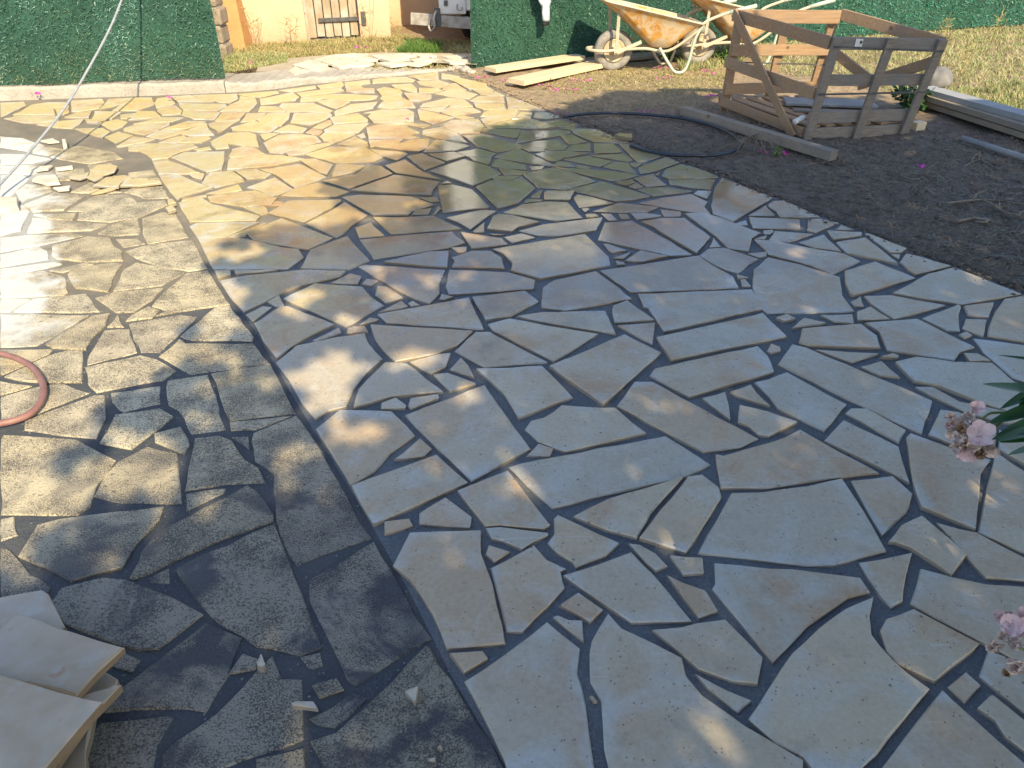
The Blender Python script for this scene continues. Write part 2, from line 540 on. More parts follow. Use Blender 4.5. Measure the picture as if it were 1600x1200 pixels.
def mat_plaster():
    n = N("peach_render")
    a = n.noise(1.6, 5, 0.6)
    b = n.noise(26, 5, 0.65)
    c = n.mix(n.mapr(a, 0.35, 0.65), (0.55, 0.385, 0.25), (0.60, 0.44, 0.30))
    st = n.noise(9, 4, 0.6, n.vmul(n.pos, (1.0, 1.0, 2.0)))
    c = n.mix(n.mapr(st, 0.62, 0.70, 0, 0.5), c, (0.42, 0.26, 0.15))
    z = n.sep()[2]
    c = n.mix(n.mapr(n.math('ADD', z, n.math('MULTIPLY', b, 0.3)), 0.05, 0.38, 0.5, 0), c, (0.40, 0.26, 0.15))
    return n.done(c, 0.88, 0.2, n.bump(b, 0.5, 0.012))

def mat_barrow_tray(name="yellow_painted_steel_tray"):
    n = N(name)
    a = n.noise(5, 5, 0.65)
    c = n.mix(n.mapr(a, 0.4, 0.62), (0.62, 0.33, 0.07), (0.50, 0.22, 0.03))
    m = n.noise(8, 6, 0.7, None, 0.8)
    c = n.mix(n.mapr(m, 0.42, 0.56, 0, 0.85), c, (0.60, 0.50, 0.36))
    c = n.mix(n.mapr(n.noise(22, 4, 0.6), 0.66, 0.72, 0, 0.8), c, (0.16, 0.07, 0.03))
    return n.done(c, 0.62, 0.35, n.bump(m, 0.3, 0.004))

def mat_concrete_kerb():
    n = N("weathered_concrete")
    a = n.noise(3, 6, 0.65)
    b = n.noise(30, 5, 0.65)
    c = n.mix(n.mapr(a, 0.35, 0.65), (0.42, 0.38, 0.325), (0.31, 0.275, 0.23))
    c = n.mix(n.mapr(b, 0.55, 0.7, 0, 0.6), c, (0.24, 0.20, 0.15))
    return n.done(c, 0.88, 0.2, n.bump(n.math('ADD', a, b), 0.7, 0.02))

M = {}
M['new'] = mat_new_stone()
M['old'] = mat_old_stone()
M['bed'] = mat_bed("grey_mortar_bed", (0.105, 0.112, 0.122), (0.155, 0.160, 0.163))
M['oldbed'] = mat_bed("old_mortar_joints", (0.048, 0.053, 0.060), (0.082, 0.082, 0.082))
M['slab'] = mat_slab()
M['soil'] = mat_soil()
M['crate'] = mat_wood("crate_timber", (0.31, 0.185, 0.10), (0.43, 0.28, 0.16), (0.27, 0.22, 0.17), 0.45)
M['crate_shaded'] = mat_wood("shaded_crate_timber", (0.20, 0.16, 0.125), (0.29, 0.24, 0.19), (0.18, 0.175, 0.17), 0.6)  # shade on the near panel put into the timber colour
M['plank'] = mat_wood("pale_new_timber", (0.62, 0.48, 0.29), (0.70, 0.56, 0.36), (0.5, 0.42, 0.3), 0.3)
M['oldplank'] = mat_wood("grey_old_timber", (0.24, 0.195, 0.145), (0.33, 0.275, 0.21), (0.18, 0.165, 0.145), 0.6)
M['door'] = mat_wood("weathered_door_timber", (0.42, 0.33, 0.22), (0.30, 0.22, 0.14), (0.52, 0.47, 0.40), 0.7, 2)
M['plaster'] = mat_plaster()
M['buttress'] = mat_simple("brown_peach_render", (0.50, 0.27, 0.11), (0.42, 0.22, 0.09), 0.85, 6, 0.01, 0.2)
M['rubble'] = mat_simple("grey_rubble_stone", (0.34, 0.27, 0.20), (0.24, 0.19, 0.14), 0.9, 9, 0.02, 0.2)
M['iron'] = mat_simple("dark_iron", (0.10, 0.10, 0.10), (0.06, 0.055, 0.05), 0.6, 30, 0.001)
M['galv'] = mat_simple("dirty_galvanised_steel", (0.42, 0.39, 0.35), (0.26, 0.22, 0.18), 0.55, 14, 0.001, 0.5, 0.3)
M['white'] = mat_simple("white_lorry_paint", (0.72, 0.70, 0.66), (0.60, 0.57, 0.52), 0.45, 6)
M['black'] = mat_simple("black_plastic", (0.018, 0.018, 0.02), (0.03, 0.03, 0.03), 0.4, 20)
M['hose'] = mat_simple("black_rubber_hose", (0.012, 0.018, 0.030), (0.02, 0.028, 0.04), 0.32, 40, 0, 0.5)
M['redhose'] = mat_simple("dull_red_hose", (0.27, 0.135, 0.11), (0.21, 0.10, 0.085), 0.5, 20, 0.001)
M['cable'] = mat_simple("grey_cable", (0.34, 0.35, 0.36), (0.26, 0.27, 0.28), 0.5, 20)
M['hedge_sheet'] = mat_simple("green_mesh_backing", (0.016, 0.055, 0.036), (0.024, 0.078, 0.052), 0.85, 4)
M['hedge'] = mat_blades("green_plastic_needles", [(0.020, 0.082, 0.050), (0.040, 0.13, 0.082), (0.075, 0.19, 0.13), (0.032, 0.11, 0.07), (0.15, 0.25, 0.16)], 0.42)
M['hedge_old'] = mat_blades("faded_green_needles", [(0.032, 0.092, 0.066), (0.055, 0.135, 0.105), (0.09, 0.19, 0.155), (0.045, 0.12, 0.09), (0.16, 0.24, 0.17)], 0.42, True)
M['net'] = mat_blades("sun_bleached_needles", [(0.03, 0.16, 0.10), (0.05, 0.22, 0.15), (0.08, 0.28, 0.20), (0.04, 0.18, 0.13), (0.2, 0.32, 0.2)], 0.45)
M['tray'] = mat_barrow_tray()
M['frame'] = mat_simple("mud_caked_tube", (0.52, 0.44, 0.32), (0.40, 0.34, 0.25), 0.7, 18, 0.002)
M['grip'] = mat_simple("pale_green_tube", (0.36, 0.46, 0.37), (0.46, 0.46, 0.36), 0.5, 12)
M['tyre'] = mat_simple("dusty_grey_tyre", (0.30, 0.275, 0.24), (0.19, 0.17, 0.15), 0.85, 16, 0.002, 0.2)
M['rim'] = mat_simple("muddy_wheel_rim", (0.50, 0.40, 0.26), (0.36, 0.28, 0.18), 0.7, 14, 0.002)
M['kerb'] = mat_concrete_kerb()
M['straw'] = mat_blades("dry_grass", [(0.38, 0.29, 0.13), (0.50, 0.40, 0.20), (0.30, 0.22, 0.10), (0.24, 0.26, 0.08), (0.44, 0.36, 0.18)])
M['grass'] = mat_blades("mixed_grass", [(0.13, 0.19, 0.05), (0.40, 0.34, 0.17), (0.48, 0.40, 0.22), (0.19, 0.25, 0.08), (0.30, 0.31, 0.13)])
M['drystraw'] = mat_blades("bleached_litter", [(0.30, 0.245, 0.17), (0.22, 0.175, 0.12), (0.36, 0.30, 0.21), (0.17, 0.135, 0.095)])
M['grit'] = mat_simple("joint_grit", (0.20, 0.205, 0.21), (0.10, 0.11, 0.12), 0.85, 60)
M['weed'] = mat_blades("green_weed", [(0.05, 0.12, 0.02), (0.09, 0.18, 0.035), (0.16, 0.22, 0.06)])
M['petal'] = mat_blades("magenta_petals", [(0.55, 0.03, 0.32), (0.72, 0.08, 0.45), (0.60, 0.12, 0.30)], 0.6)
M['twig'] = mat_simple("dry_twig", (0.26, 0.21, 0.16), (0.16, 0.125, 0.095), 0.85, 30)
M['pale'] = mat_simple("sun_bleached_stone", (0.58, 0.52, 0.42), (0.47, 0.41, 0.32), 0.8, 6, 0.008, 0.2)
M['pathbed'] = mat_simple("path_mortar", (0.42, 0.36, 0.27), (0.33, 0.28, 0.20), 0.9, 8, 0.01, 0.2)
M['cloth'] = mat_simple("grey_cloth", (0.52, 0.54, 0.58), (0.42, 0.44, 0.48), 0.85, 9, 0.004, 0.1)
M['leaf'] = mat_leaf("canopy_leaves", (0.035, 0.075, 0.02), (0.06, 0.11, 0.03), (0.08, 0.13, 0.04))
M['bark'] = mat_simple("tree_bark", (0.20, 0.155, 0.115), (0.11, 0.085, 0.06), 0.9, 10, 0.02, 0.2)
M['oleander'] = mat_leaf("oleander_leaves", (0.022, 0.070, 0.020), (0.035, 0.105, 0.030), (0.05, 0.12, 0.04), 0.35)
M['stem'] = mat_simple("green_stem", (0.22, 0.27, 0.10), (0.16, 0.20, 0.07), 0.6, 20)
M['rooftile'] = mat_simple("clay_roof_tiles", (0.42, 0.19, 0.10), (0.32, 0.14, 0.08), 0.85, 8, 0.01, 0.2)
M['board_grey'] = mat_wood("grey_composite_board", (0.27, 0.27, 0.27), (0.34, 0.34, 0.33), (0.22, 0.23, 0.24), 0.5)
# ------------------------------------------------------------------ paving outlines
# each group: origin x, origin y, scale | outlines "x,y x,y ..." ; the sight lines of these picture points are met with the paving's level
NEW = [
(0, 0, 4, """
0,640 150,635 165,655 100,685 12,728 0,724
120,700 200,655 300,640 430,640 430,664 335,675 345,712 330,716 80,716
20,737 100,722 260,721 380,724 365,748 240,768 140,762
225,775 370,753 525,742 500,772 452,799 350,793
345,681 425,668 435,700 400,718 355,712
445,632 640,618 655,640 620,676 480,697 445,695
400,732 480,702 575,690 555,735 530,740
680,620 830,610 800,648 740,655 620,685 650,650
590,692 760,700 740,715 700,742 570,745 588,712
755,655 840,612 950,612 965,650 860,688 700,688
460,802 600,796 645,798 690,820 640,860 590,847 490,812
615,772 740,748 800,762 770,790 700,818
800,748 860,694 970,697 1005,728 900,742
980,612 1060,602 1095,640 1060,662 975,668 960,640
985,672 1100,657 1140,690 1130,710 1010,717 980,695
830,775 1000,730 1150,728 1080,755
770,800 830,780 1065,760 1060,780 900,850 770,818
650,855 740,817 830,843 720,900 705,888
725,915 830,853 970,870 900,890 745,915
910,850 980,815 1120,808 1180,820 1000,868
185,790 560,752"""),
(200, 100, 4, """
265,203 390,195 540,232 310,237
395,192 680,185 690,215 640,240 560,237 480,215
315,242 610,247 620,262 560,290 345,285 320,262
345,290 580,298 540,345 410,342 330,318
680,187 930,162 945,175 860,200 820,208 720,197
700,202 795,212 808,245 760,296 570,294 640,252 690,232
820,217 900,203 1030,177 1072,205 1050,225 960,236 870,250 828,252
940,167 1170,132 1178,148 1100,162 1050,172 1000,172
1050,178 1200,158 1330,148 1352,165 1290,178 1080,200
1180,137 1335,112 1353,128 1338,143 1200,153
1085,205 1300,183 1380,184 1562,195 1555,213 1480,224 1370,228 1240,218
1075,235 1080,212 1235,216 1185,230
940,262 960,242 1158,240 1282,288 1265,299 990,295
812,297 825,263 930,263 990,290 985,300 900,302
540,352 588,301 735,304 697,348 560,357
500,372 530,361 690,352 560,434 545,407 505,387
740,308 865,305 830,338 790,350 702,360
808,350 870,310 1015,303 1005,343 960,383 900,388 830,368
1035,306 1265,303 1278,320 1240,344 1140,387 1012,369
1172,230 1230,223 1360,229 1390,240 1300,281 1250,265
1285,290 1395,247 1562,236 1532,274 1450,289 1292,318
642,400 790,357 940,393 890,428 650,413
905,425 1005,377 1122,402 1095,430 960,428
822,440 900,432 940,437 852,478 838,465
1108,430 1150,402 1213,415 1218,425 1200,438 1150,440
1152,398 1240,352 1265,347 1278,373 1215,408
1257,336 1440,310 1503,348 1498,361 1282,373
1222,408 1282,379 1508,367 1440,428 1227,425
1192,450 1227,427 1423,436 1300,486 1220,475
512,480 620,427 750,422 800,437 818,513 760,513 625,495 632,518 545,528 522,505
842,490 940,442 1060,432 1178,447 1208,480 1100,509 960,556 880,548
110,450 180,416 320,409 378,420 200,468
188,490 260,461 350,442 368,455 302,490
305,490 380,452 508,451 518,463 460,488
345,422 480,367 495,372 500,397 540,440 400,448 330,438
205,408 372,353 488,356 470,369 360,402
0,512 90,492 400,497 440,520 340,545 250,588 150,600 110,562 60,540 0,538
408,530 510,512 523,529 430,543
267,580 350,547 603,542 603,600 588,658 490,678
627,575 650,532 730,512 800,527 858,560 640,582
617,660 627,592 860,567 960,572 1106,595 900,638
982,555 1090,517 1290,482 1298,490 1240,513 1100,563 1000,568
1104,565 1270,517 1480,517 1598,580 1540,603 1330,618 1285,613
1308,500 1420,452 1498,490 1503,518 1440,514
1078,605 1110,592 1170,592 1283,630 1245,693 1192,678
152,610 250,597 370,640 448,674 375,683 190,688
378,690 470,680 478,687 463,723 402,708
197,697 320,690 440,742 527,770 330,830 312,852 297,840 217,740
482,700 512,672 650,662 718,710 726,728 540,768 458,738
667,667 800,657 898,687 858,709 740,718
822,657 890,653 1060,622 1100,632 1242,700 1180,728 1042,773 920,690
1270,690 1302,622 1400,627 1488,634 1420,669 1275,703
484,805 690,747 713,783 680,789 560,808
742,770 900,712 920,707 1033,780 945,818 900,823 800,784
492,822 720,792 800,787 918,826 730,893 510,853
312,862 460,832 530,872 828,950 800,978 500,983 382,983 332,910
342,836 490,812 493,825 332,854
748,895 870,842 938,830 900,880
847,885 930,852 978,862 958,884
722,900 850,887 868,897 878,928 830,943
952,825 1040,777 1190,740 1388,795 1300,828 1120,828
1212,725 1420,692 1502,630 1588,640 1657,688 1378,777
872,930 1000,852 1330,842 1337,852 1270,898 1100,988
1112,995 1280,912 1355,867 1498,945 1400,1008 1340,1063 1302,1083
737,1050 960,957 1283,1080 1250,1099 1125,1158 1050,1148 780,1098
382,1012 430,992 730,987 818,987 600,1083 432,1087
602,1083 840,988 876,983 780,1038 720,1078"""),
(500, 100, 4, """
150,112 310,98 316,118 255,129 266,150 165,160 153,132
327,96 430,81 540,80 598,100 588,108 430,114 327,118
548,76 660,61 738,51 743,93 620,98 582,80
442,130 570,121 608,150 608,178 525,160 462,145
352,156 400,142 498,156 516,175 508,194 385,202
602,106 750,99 808,120 750,153 652,134 620,124
617,151 740,152 768,168 700,179 617,178
357,268 385,234 500,202 578,235 598,269 440,278
522,181 620,180 697,190 697,214 610,238 562,234
757,55 870,76 878,86 810,94 757,90
804,97 870,88 1038,121 1058,158 930,156 852,115
772,124 850,118 915,158 860,163 762,158
717,186 790,167 890,167 987,190 930,222 870,213 790,200
642,245 800,207 908,221 957,264 830,268 800,257 622,267
932,229 990,197 1148,202 1155,238 960,236
945,153 1042,131 1098,166 1155,195 1100,204 1000,190
1167,239 1162,200 1250,223 1418,293 1172,281
962,247 1150,246 1163,279 1020,284 972,270
752,300 810,267 960,273 1007,295 830,328
617,277 800,263 745,300
607,290 612,281 740,306 838,332 700,373 622,345
297,330 330,302 540,282 588,300 588,358 500,374 330,364
382,375 590,367 697,380 640,398 550,379
287,396 370,377 540,387 622,425 570,443 627,460 530,464 302,464
312,520 302,477 525,467 498,489 340,516
342,518 520,491 560,472 687,467 678,520 620,549 550,544
637,440 642,411 760,392 858,431 926,498 720,464
642,549 700,491 720,472 880,477 936,510 850,539 700,548
742,385 820,347 990,342 1028,380 1000,428 870,434
892,445 1010,442 1205,489 1150,499 990,518
1007,420 1030,402 1255,411 1238,454 1215,461
1002,342 1130,302 1248,297 1208,340 1030,378
1202,344 1252,298 1328,302 1318,339
1332,334 1342,302 1420,302 1508,330 1400,344
1032,385 1200,351 1328,346 1478,395 1400,404 1050,399
1345,368 1500,347 1600,372 1598,384 1502,393
1005,520 1180,492 1240,492 1295,515 1110,549
1222,494 1252,411 1480,414 1568,417 1558,434 1400,463
307,530 520,547 553,557 480,603 372,569
537,575 640,557 786,615 652,663
673,561 840,547 911,575 790,608
848,546 990,522 1106,556 1070,579 920,576
928,581 1074,587 1054,628 960,604
402,630 530,592 550,602 640,669 765,724 600,698 470,679
683,670 900,592 930,602 1060,637 1132,685 955,763 800,708
192,790 460,692 490,692 747,735 708,785 698,818 540,813 350,803
132,825 250,810 560,825 716,880 580,919 550,943 330,943
593,911 698,897 678,939 572,939
622,836 730,832 748,854 690,863
737,887 758,901 720,938 702,939
733,755 830,747 953,781 1062,894 765,928 752,860
762,744 792,727 825,742
972,766 1060,727 1200,727 1258,703 1346,775 1240,868 1110,903
1073,709 1100,697 1256,695 1200,720 1090,724
1092,591 1130,590 1287,626 1296,658 1170,648 1067,634
1113,647 1306,670 1258,689 1152,693
1083,579 1240,527 1466,630 1440,638 1300,618 1140,589
1265,682 1450,647 1560,667 1728,728 1530,783 1360,766 1300,713
1312,830 1360,792 1393,782 1378,834
1273,860 1290,842 1398,842 1380,854 1285,864
325,952 500,957 710,947 886,1029 440,1058
783,960 1000,912 1106,916 1050,950 940,1033 860,988
953,1045 1028,987 1028,1048 962,1050
1042,1030 1080,947 1120,937 1200,942 1376,985 1240,1019 1200,1048
217,1020 318,982 406,1070 240,1083
1250,512 1330,482 1480,472 1548,510 1518,538 1290,515
1342,458 1400,466 1398,440 1345,442"""),
(850, 200, 4, """
0,132 60,120 100,105 120,140 30,138
102,46 180,42 272,85 155,99
178,22 200,7 320,7 540,88 465,94 300,84 188,36
132,140 180,102 290,90 293,139
307,96 438,99 488,150 315,157
472,99 545,94 746,172 640,204 582,207
5,143 150,142 288,156 120,184 35,189
293,171 500,157 556,195 530,207 340,179
113,190 280,172 431,206 350,239
368,240 430,210 528,213 582,279
537,216 590,212 617,216 575,244 547,235
587,246 760,180 846,213 700,268 602,284
52,234 80,207 160,216 197,239
202,226 298,240 280,251 200,244
64,246 300,257 420,267 595,290 470,329 420,329
442,338 550,320 573,340 520,361
557,311 680,287 767,355 640,364
695,290 715,269 729,270 719,291
733,299 760,257 860,224 1000,264 1092,307 1060,311 780,319
773,323 1000,314 1074,316 1044,384 900,369 790,350
153,380 360,327 666,425 560,449 450,457
527,365 580,342 622,368 570,379
583,380 640,369 760,364 936,392 680,424
932,410 960,390 1048,393 1020,443
0,400 20,391 193,393 164,448 0,444
182,431 210,412 300,427 441,468 220,496
232,502 270,497 288,506 255,524
298,520 470,464 716,495 640,529
257,535 320,532 348,551 265,557
352,531 420,532 462,572 402,574
463,531 520,532 542,561 482,563
538,531 630,530 733,546 728,555 580,569
588,464 740,432 920,412 1026,460 1008,490 1047,538 900,519
727,506 860,517 859,549 750,551
602,581 740,559 880,562 1041,680 953,786 740,658 680,615
878,531 1000,527 1110,562 1356,655 1300,689 1283,768 1150,749 1080,679 980,608
1043,480 1067,370 1112,309 1430,436 1175,588 1052,540
333,694 377,582 550,570 750,682 931,795 790,799
367,720 400,719 521,762 420,777
432,810 551,767 500,813
502,829 600,767 776,800 620,834
447,827 500,841 508,854 456,854
349,890 965,800 1060,861 1188,930 1222,995 1000,1008 540,1023
1032,744 1060,682 1107,742
969,795 1025,752 1130,747 1345,815 1280,849 1215,903 1130,880 1060,850
1202,909 1283,930 1211,936
1227,941 1260,940 1297,985 1237,985
1188,594 1265,572 1278,605 1212,603
1273,547 1385,482 1445,547
1368,636 1430,632 1438,645 1410,663 1372,661
1313,690 1398,667 1378,694 1330,694
1268,779 1395,767 1398,795 1350,807"""),
(1200, 300, 4, """
-5,78 30,55 100,52 326,154 80,158 50,120 5,92
-120,157 200,167 208,230 -98,226
242,239 252,167 320,160 446,190 300,253
417,234 460,201 536,234
0,298 42,237 286,261 130,313
367,241 588,250 588,269 410,298
192,309 350,262 461,370 285,343
423,309 610,281 815,448 700,423 492,380
603,256 640,260 866,355 830,379 762,379
767,386 828,387 819,418
823,434 867,377 1146,463 920,514 850,455
478,491 670,432 921,536 540,648 512,640 482,570
780,630 1000,512 1160,472 1585,636 1215,703
517,680 578,647 603,714 545,708
599,646 770,642 1115,706 790,793 640,692
559,800 557,745 640,714 766,795
964,786 1190,702 1208,720 1193,765 1203,868 1120,859
1223,706 1413,687 1383,778 1250,769
1212,849 1237,787 1372,792 1348,898 1290,880
1373,893 1383,830 1420,740 1480,662 1600,641 1720,652 1740,940 1600,931
605,816 930,792 1296,966 1200,1003 1165,1053 745,988 692,870
-88,299 60,307 250,347 475,380 581,429 404,513 260,454 0,389 -20,360
-90,482 0,407 200,452 450,531 468,640 546,740 400,746 0,753 -70,698 -95,600
192,939 212,852 580,827 680,902 706,974 250,958
48,785 120,762 172,790 100,808
145,849 200,802 225,782 371,815 320,828 210,838
328,765 530,757 543,819 420,810
1192,885 1240,867 1282,890 1230,914"""),
(1200, 500, 4, """
1283,107 1600,147 1740,165 1740,450 1600,385 1530,360 1350,202
62,270 150,147 240,167 1031,500 968,708 500,488
294,181 700,207 530,263
703,230 780,207 821,225 810,239
579,290 710,252 831,355 700,343
793,265 920,232 1160,264 1398,267 1460,312 1540,387 1740,430 1740,600 1500,566 1340,518 1080,418 910,383
1223,206 1310,210 1391,255 1260,261
920,415 1030,412 1200,502 1480,562 1620,610 1500,640 1230,573
1003,712 1077,562 1190,574 1430,670 1420,800 1310,838 1190,796
1442,690 1600,752 1740,766 1740,965 1600,895 1440,798
484,575 520,547 620,547 866,680 823,763
353,745 472,617 818,791 887,1018 780,959
863,730 890,700 1190,812 1396,872 1332,960 1297,1313 1130,1238 957,1168 902,1000
1414,870 1425,812 1600,934 1740,990 1740,1490 1600,1448 1312,1318 1342,1180 1392,950
-85,385 0,367 120,322 496,522 355,686 60,548 10,478"""),
(850, 400, 4, """
-20,318 -12,192 60,147 325,90 480,202 550,265 350,303 140,338
585,233 1300,202 1381,325 748,473 650,323 622,318
428,305 520,272 691,400 440,413 428,360
454,430 698,410 688,490 679,550
-170,375 -10,347 383,337 453,485 30,418
702,510 1370,352 1521,500 792,653
658,745 690,697 1335,562 1400,622 1438,725 907,878
34,690 505,487 736,600 371,930
1393,590 1420,542 1478,562 1483,590 1420,603
989,885 1135,842 1158,920 1166,1023 1080,958
1159,846 1295,802 1328,850 1416,938 1200,869
1213,1035 1222,927 1400,967 1586,1035 1410,1123 1340,1113 1280,1058"""),
(550, 300, 4, """
940,130 1060,77 1210,57 1348,60 1446,158 1280,178
43,290 230,272 625,247 711,315 600,348 132,413
674,250 940,287 976,325 747,353
853,256 960,263 885,267
949,280 1060,252 1151,280 1000,317
1040,238 1200,197 1571,157 1528,237 1290,271 1160,268
874,356 1455,250 1538,331 1608,401 1622,455 1180,543 988,490 998,440 942,385
618,345 718,340 718,371 660,376
195,435 480,374 607,370 598,470 420,459
621,408 750,367 870,370 938,411 956,476 620,464 637,430
35,460 80,447 586,481 548,560 548,633 485,698 350,649 160,538
583,590 607,482 980,497 1151,545 1138,603 602,640
58,570 90,537 167,550 120,583
143,640 157,582 215,587 321,655 210,690
161,750 310,672 352,711
348,690 380,677 426,705 370,710
543,669 560,637 636,655 580,673
155,760 733,662 827,858 215,814
749,656 1085,617 1171,680 990,776 832,798
849,830 980,792 1540,885 1265,1056 880,867
113,825 756,870 658,959 540,1009 270,1058 202,999 143,920
639,990 770,872 860,872 1231,1060 830,1093
358,1062 540,1013 618,1007 588,1090 497,1138
608,1105 680,1032 728,1080 767,1158
43,829 110,782 167,790 150,804
2,841 80,837 102,867 2,878"""),
(300, 340, 4, """
570,505 765,407 1070,427 1128,491 1201,540 965,678
34,132 150,127 320,130 560,182 668,192 702,245 600,318 132,323
673,310 732,197 970,114 1116,262 980,318
142,332 240,327 244,354 162,380
169,390 340,358 700,324 965,332 930,368 700,418 550,473 450,528 322,583 252,510
260,327 540,327 400,343 270,350
469,525 543,482 577,549 522,553
334,600 440,547 501,555 380,648
389,665 550,557 600,552 890,665 700,758 620,808 527,883 442,770
750,765 920,682 937,714 775,773
963,719 972,687 1070,677 1102,709
523,900 650,797 900,747 1080,722 1108,790 1192,880 1090,968 1008,1070 965,1176 850,1200 770,1253 692,1165 602,1010
1008,1188 1038,1070 1203,900 1343,907 1570,1087 1250,1118
1178,1193 1182,1156 1275,1122 1340,1170 1333,1188
1348,1170 1362,1122 1540,1100 1546,1124 1362,1192
864,408 990,347 1062,368 1038,411"""),
(350, 600, 4, """
573,275 722,162 860,160 1050,167 1196,318 1040,428 940,543 790,628
1060,470 1225,337 1301,400 1250,453
794,636 1330,440 1526,615 932,878
998,851 1160,832 1183,880 1002,932
1218,800 1385,703 1551,830 1538,898 1217,868"""),
(650, 560, 4, """
-72,346 430,153 718,560 347,766 0,430
258,825 575,703 640,780 841,1040 800,1068 520,1043 432,1050
432,1056 530,1049 828,1087 828,1104 730,1148 665,1191 545,1138 472,1122
679,435 715,380 800,362 910,284 1160,300 1250,302 1293,345 1440,465 930,580 762,513
689,600 765,523 861,555 838,608
575,678 640,652 900,602 1560,474 1846,655 1700,730 1240,838 850,930 692,790
983,983 1200,872 1674,738 1468,970 1383,1121 1200,1073
103,100 200,87 376,152 212,203
374,63 788,44 981,238 640,373 542,213 460,140"""),
(950, 600, 4, """
54,135 165,-12 280,-12 945,336 830,393 600,418 362,298
673,436 720,442 1040,352 1200,278 1706,553 1400,588 1000,648 703,648
194,964 500,572 590,557 698,641 712,705 488,1053
558,1050 772,672 960,667 1250,632 1465,587 1600,792 1745,1040 1410,1128 1240,1128 900,1088
129,990 200,992 300,1052 376,1130 296,1163 232,1109
384,1066 593,1082 602,1178 470,1188"""),
(750, 780, 5.333, """
562,358 617,282 612,152 650,121 1165,355 1050,470 800,567 770,520 722,490 642,438
84,562 450,381 560,500 720,578 672,600 692,680 711,730 580,878 500,948 355,1098 217,1092 172,900
659,875 820,773 1026,915 920,1022
604,974 650,955 740,988 855,998 867,1182
44,450 72,377 250,435 120,522"""),
(800, 850, 3.429, """
274,168 640,41 760,163 965,412 640,418 540,350
414,580 427,512 515,359 590,442 911,607 938,702 1020,803 1240,963 1420,1073 1560,1160 1560,1330 560,1330 492,1090 477,830 418,730
749,456 1145,393 1346,602 1318,746 1180,733 1000,668
828,158 1040,242 1107,354 1000,393
979,688 1290,832 1210,897 1050,769
-257,727 -154,668 188,408 367,551 352,680 400,860 412,986 463,1300 0,1300 -40,1160 -120,990 -190,850"""),
(1200, 750, 4, """
518,0 780,-32 907,82 868,200 716,342
753,384 832,282 960,224 1246,465 1150,592 900,428 800,388
1049,262 1300,322 1600,472 1740,520 1740,640 1367,606
569,511 903,452 863,610 848,750 770,793 702,720
889,765 957,543 1160,598 1370,643 1600,657 1740,664 1740,1230 1600,1150 1400,1040
-330,643 -336,508 160,553 580,607 642,700 500,738 250,912 32,1138 -350,672"""),
(1200, 900, 4, """
699,340 740,262 910,197 1326,420 1290,460 1040,658 810,548 740,468
-124,892 -60,800 0,707 150,482 320,322 480,207 658,135 638,250 648,370 798,540 1011,708 860,890 690,1110 600,1190 560,1260 330,1260 220,1130 50,1047
705,1205 760,1132 1090,704 1330,922 1620,1172 1760,1290 1700,1420 700,1420
1124,685 1240,593 1336,675 1235,787
1309,820 1390,743 1410,738 1600,893 1740,1010 1740,1190 1600,1088 1480,998 1420,900
1325,618 1380,455 1480,492 1600,562 1740,620 1740,970 1600,850"""),
(480, 105, 10, """
605,300 810,280 885,325 1050,328 1056,396 730,396 605,382
1132,488 1162,452 1478,442 1486,498 1290,503 1190,523
862,713 1080,672 1160,652 1390,662 1440,676 940,703
764,1064 886,1014 915,1086 830,1088"""),
(0, 0, 4, """
750,717 865,702 795,742 752,740
532,747 600,744 688,741 610,766 540,764"""),
(700, 150, 8, """
405,252 440,202 560,167 885,167 838,223 700,238 520,248
62,262 200,247 328,267 180,284
1404,402 1460,387 1598,378 1596,428 1560,438 1530,415
902,641 1100,632 1370,668 1470,686 1000,688
1085,730 1180,702 1316,722 1298,768 1436,780 1330,816 1230,800
1014,872 1216,862 1178,908 1050,922"""),
(400, 900, 4, """
853,-70 875,-112 960,-275 1408,-285 1408,-140 1480,52 1561,418 1190,452 1100,230 960,20
1209,481 1420,460 1451,515 1300,602"""),
]
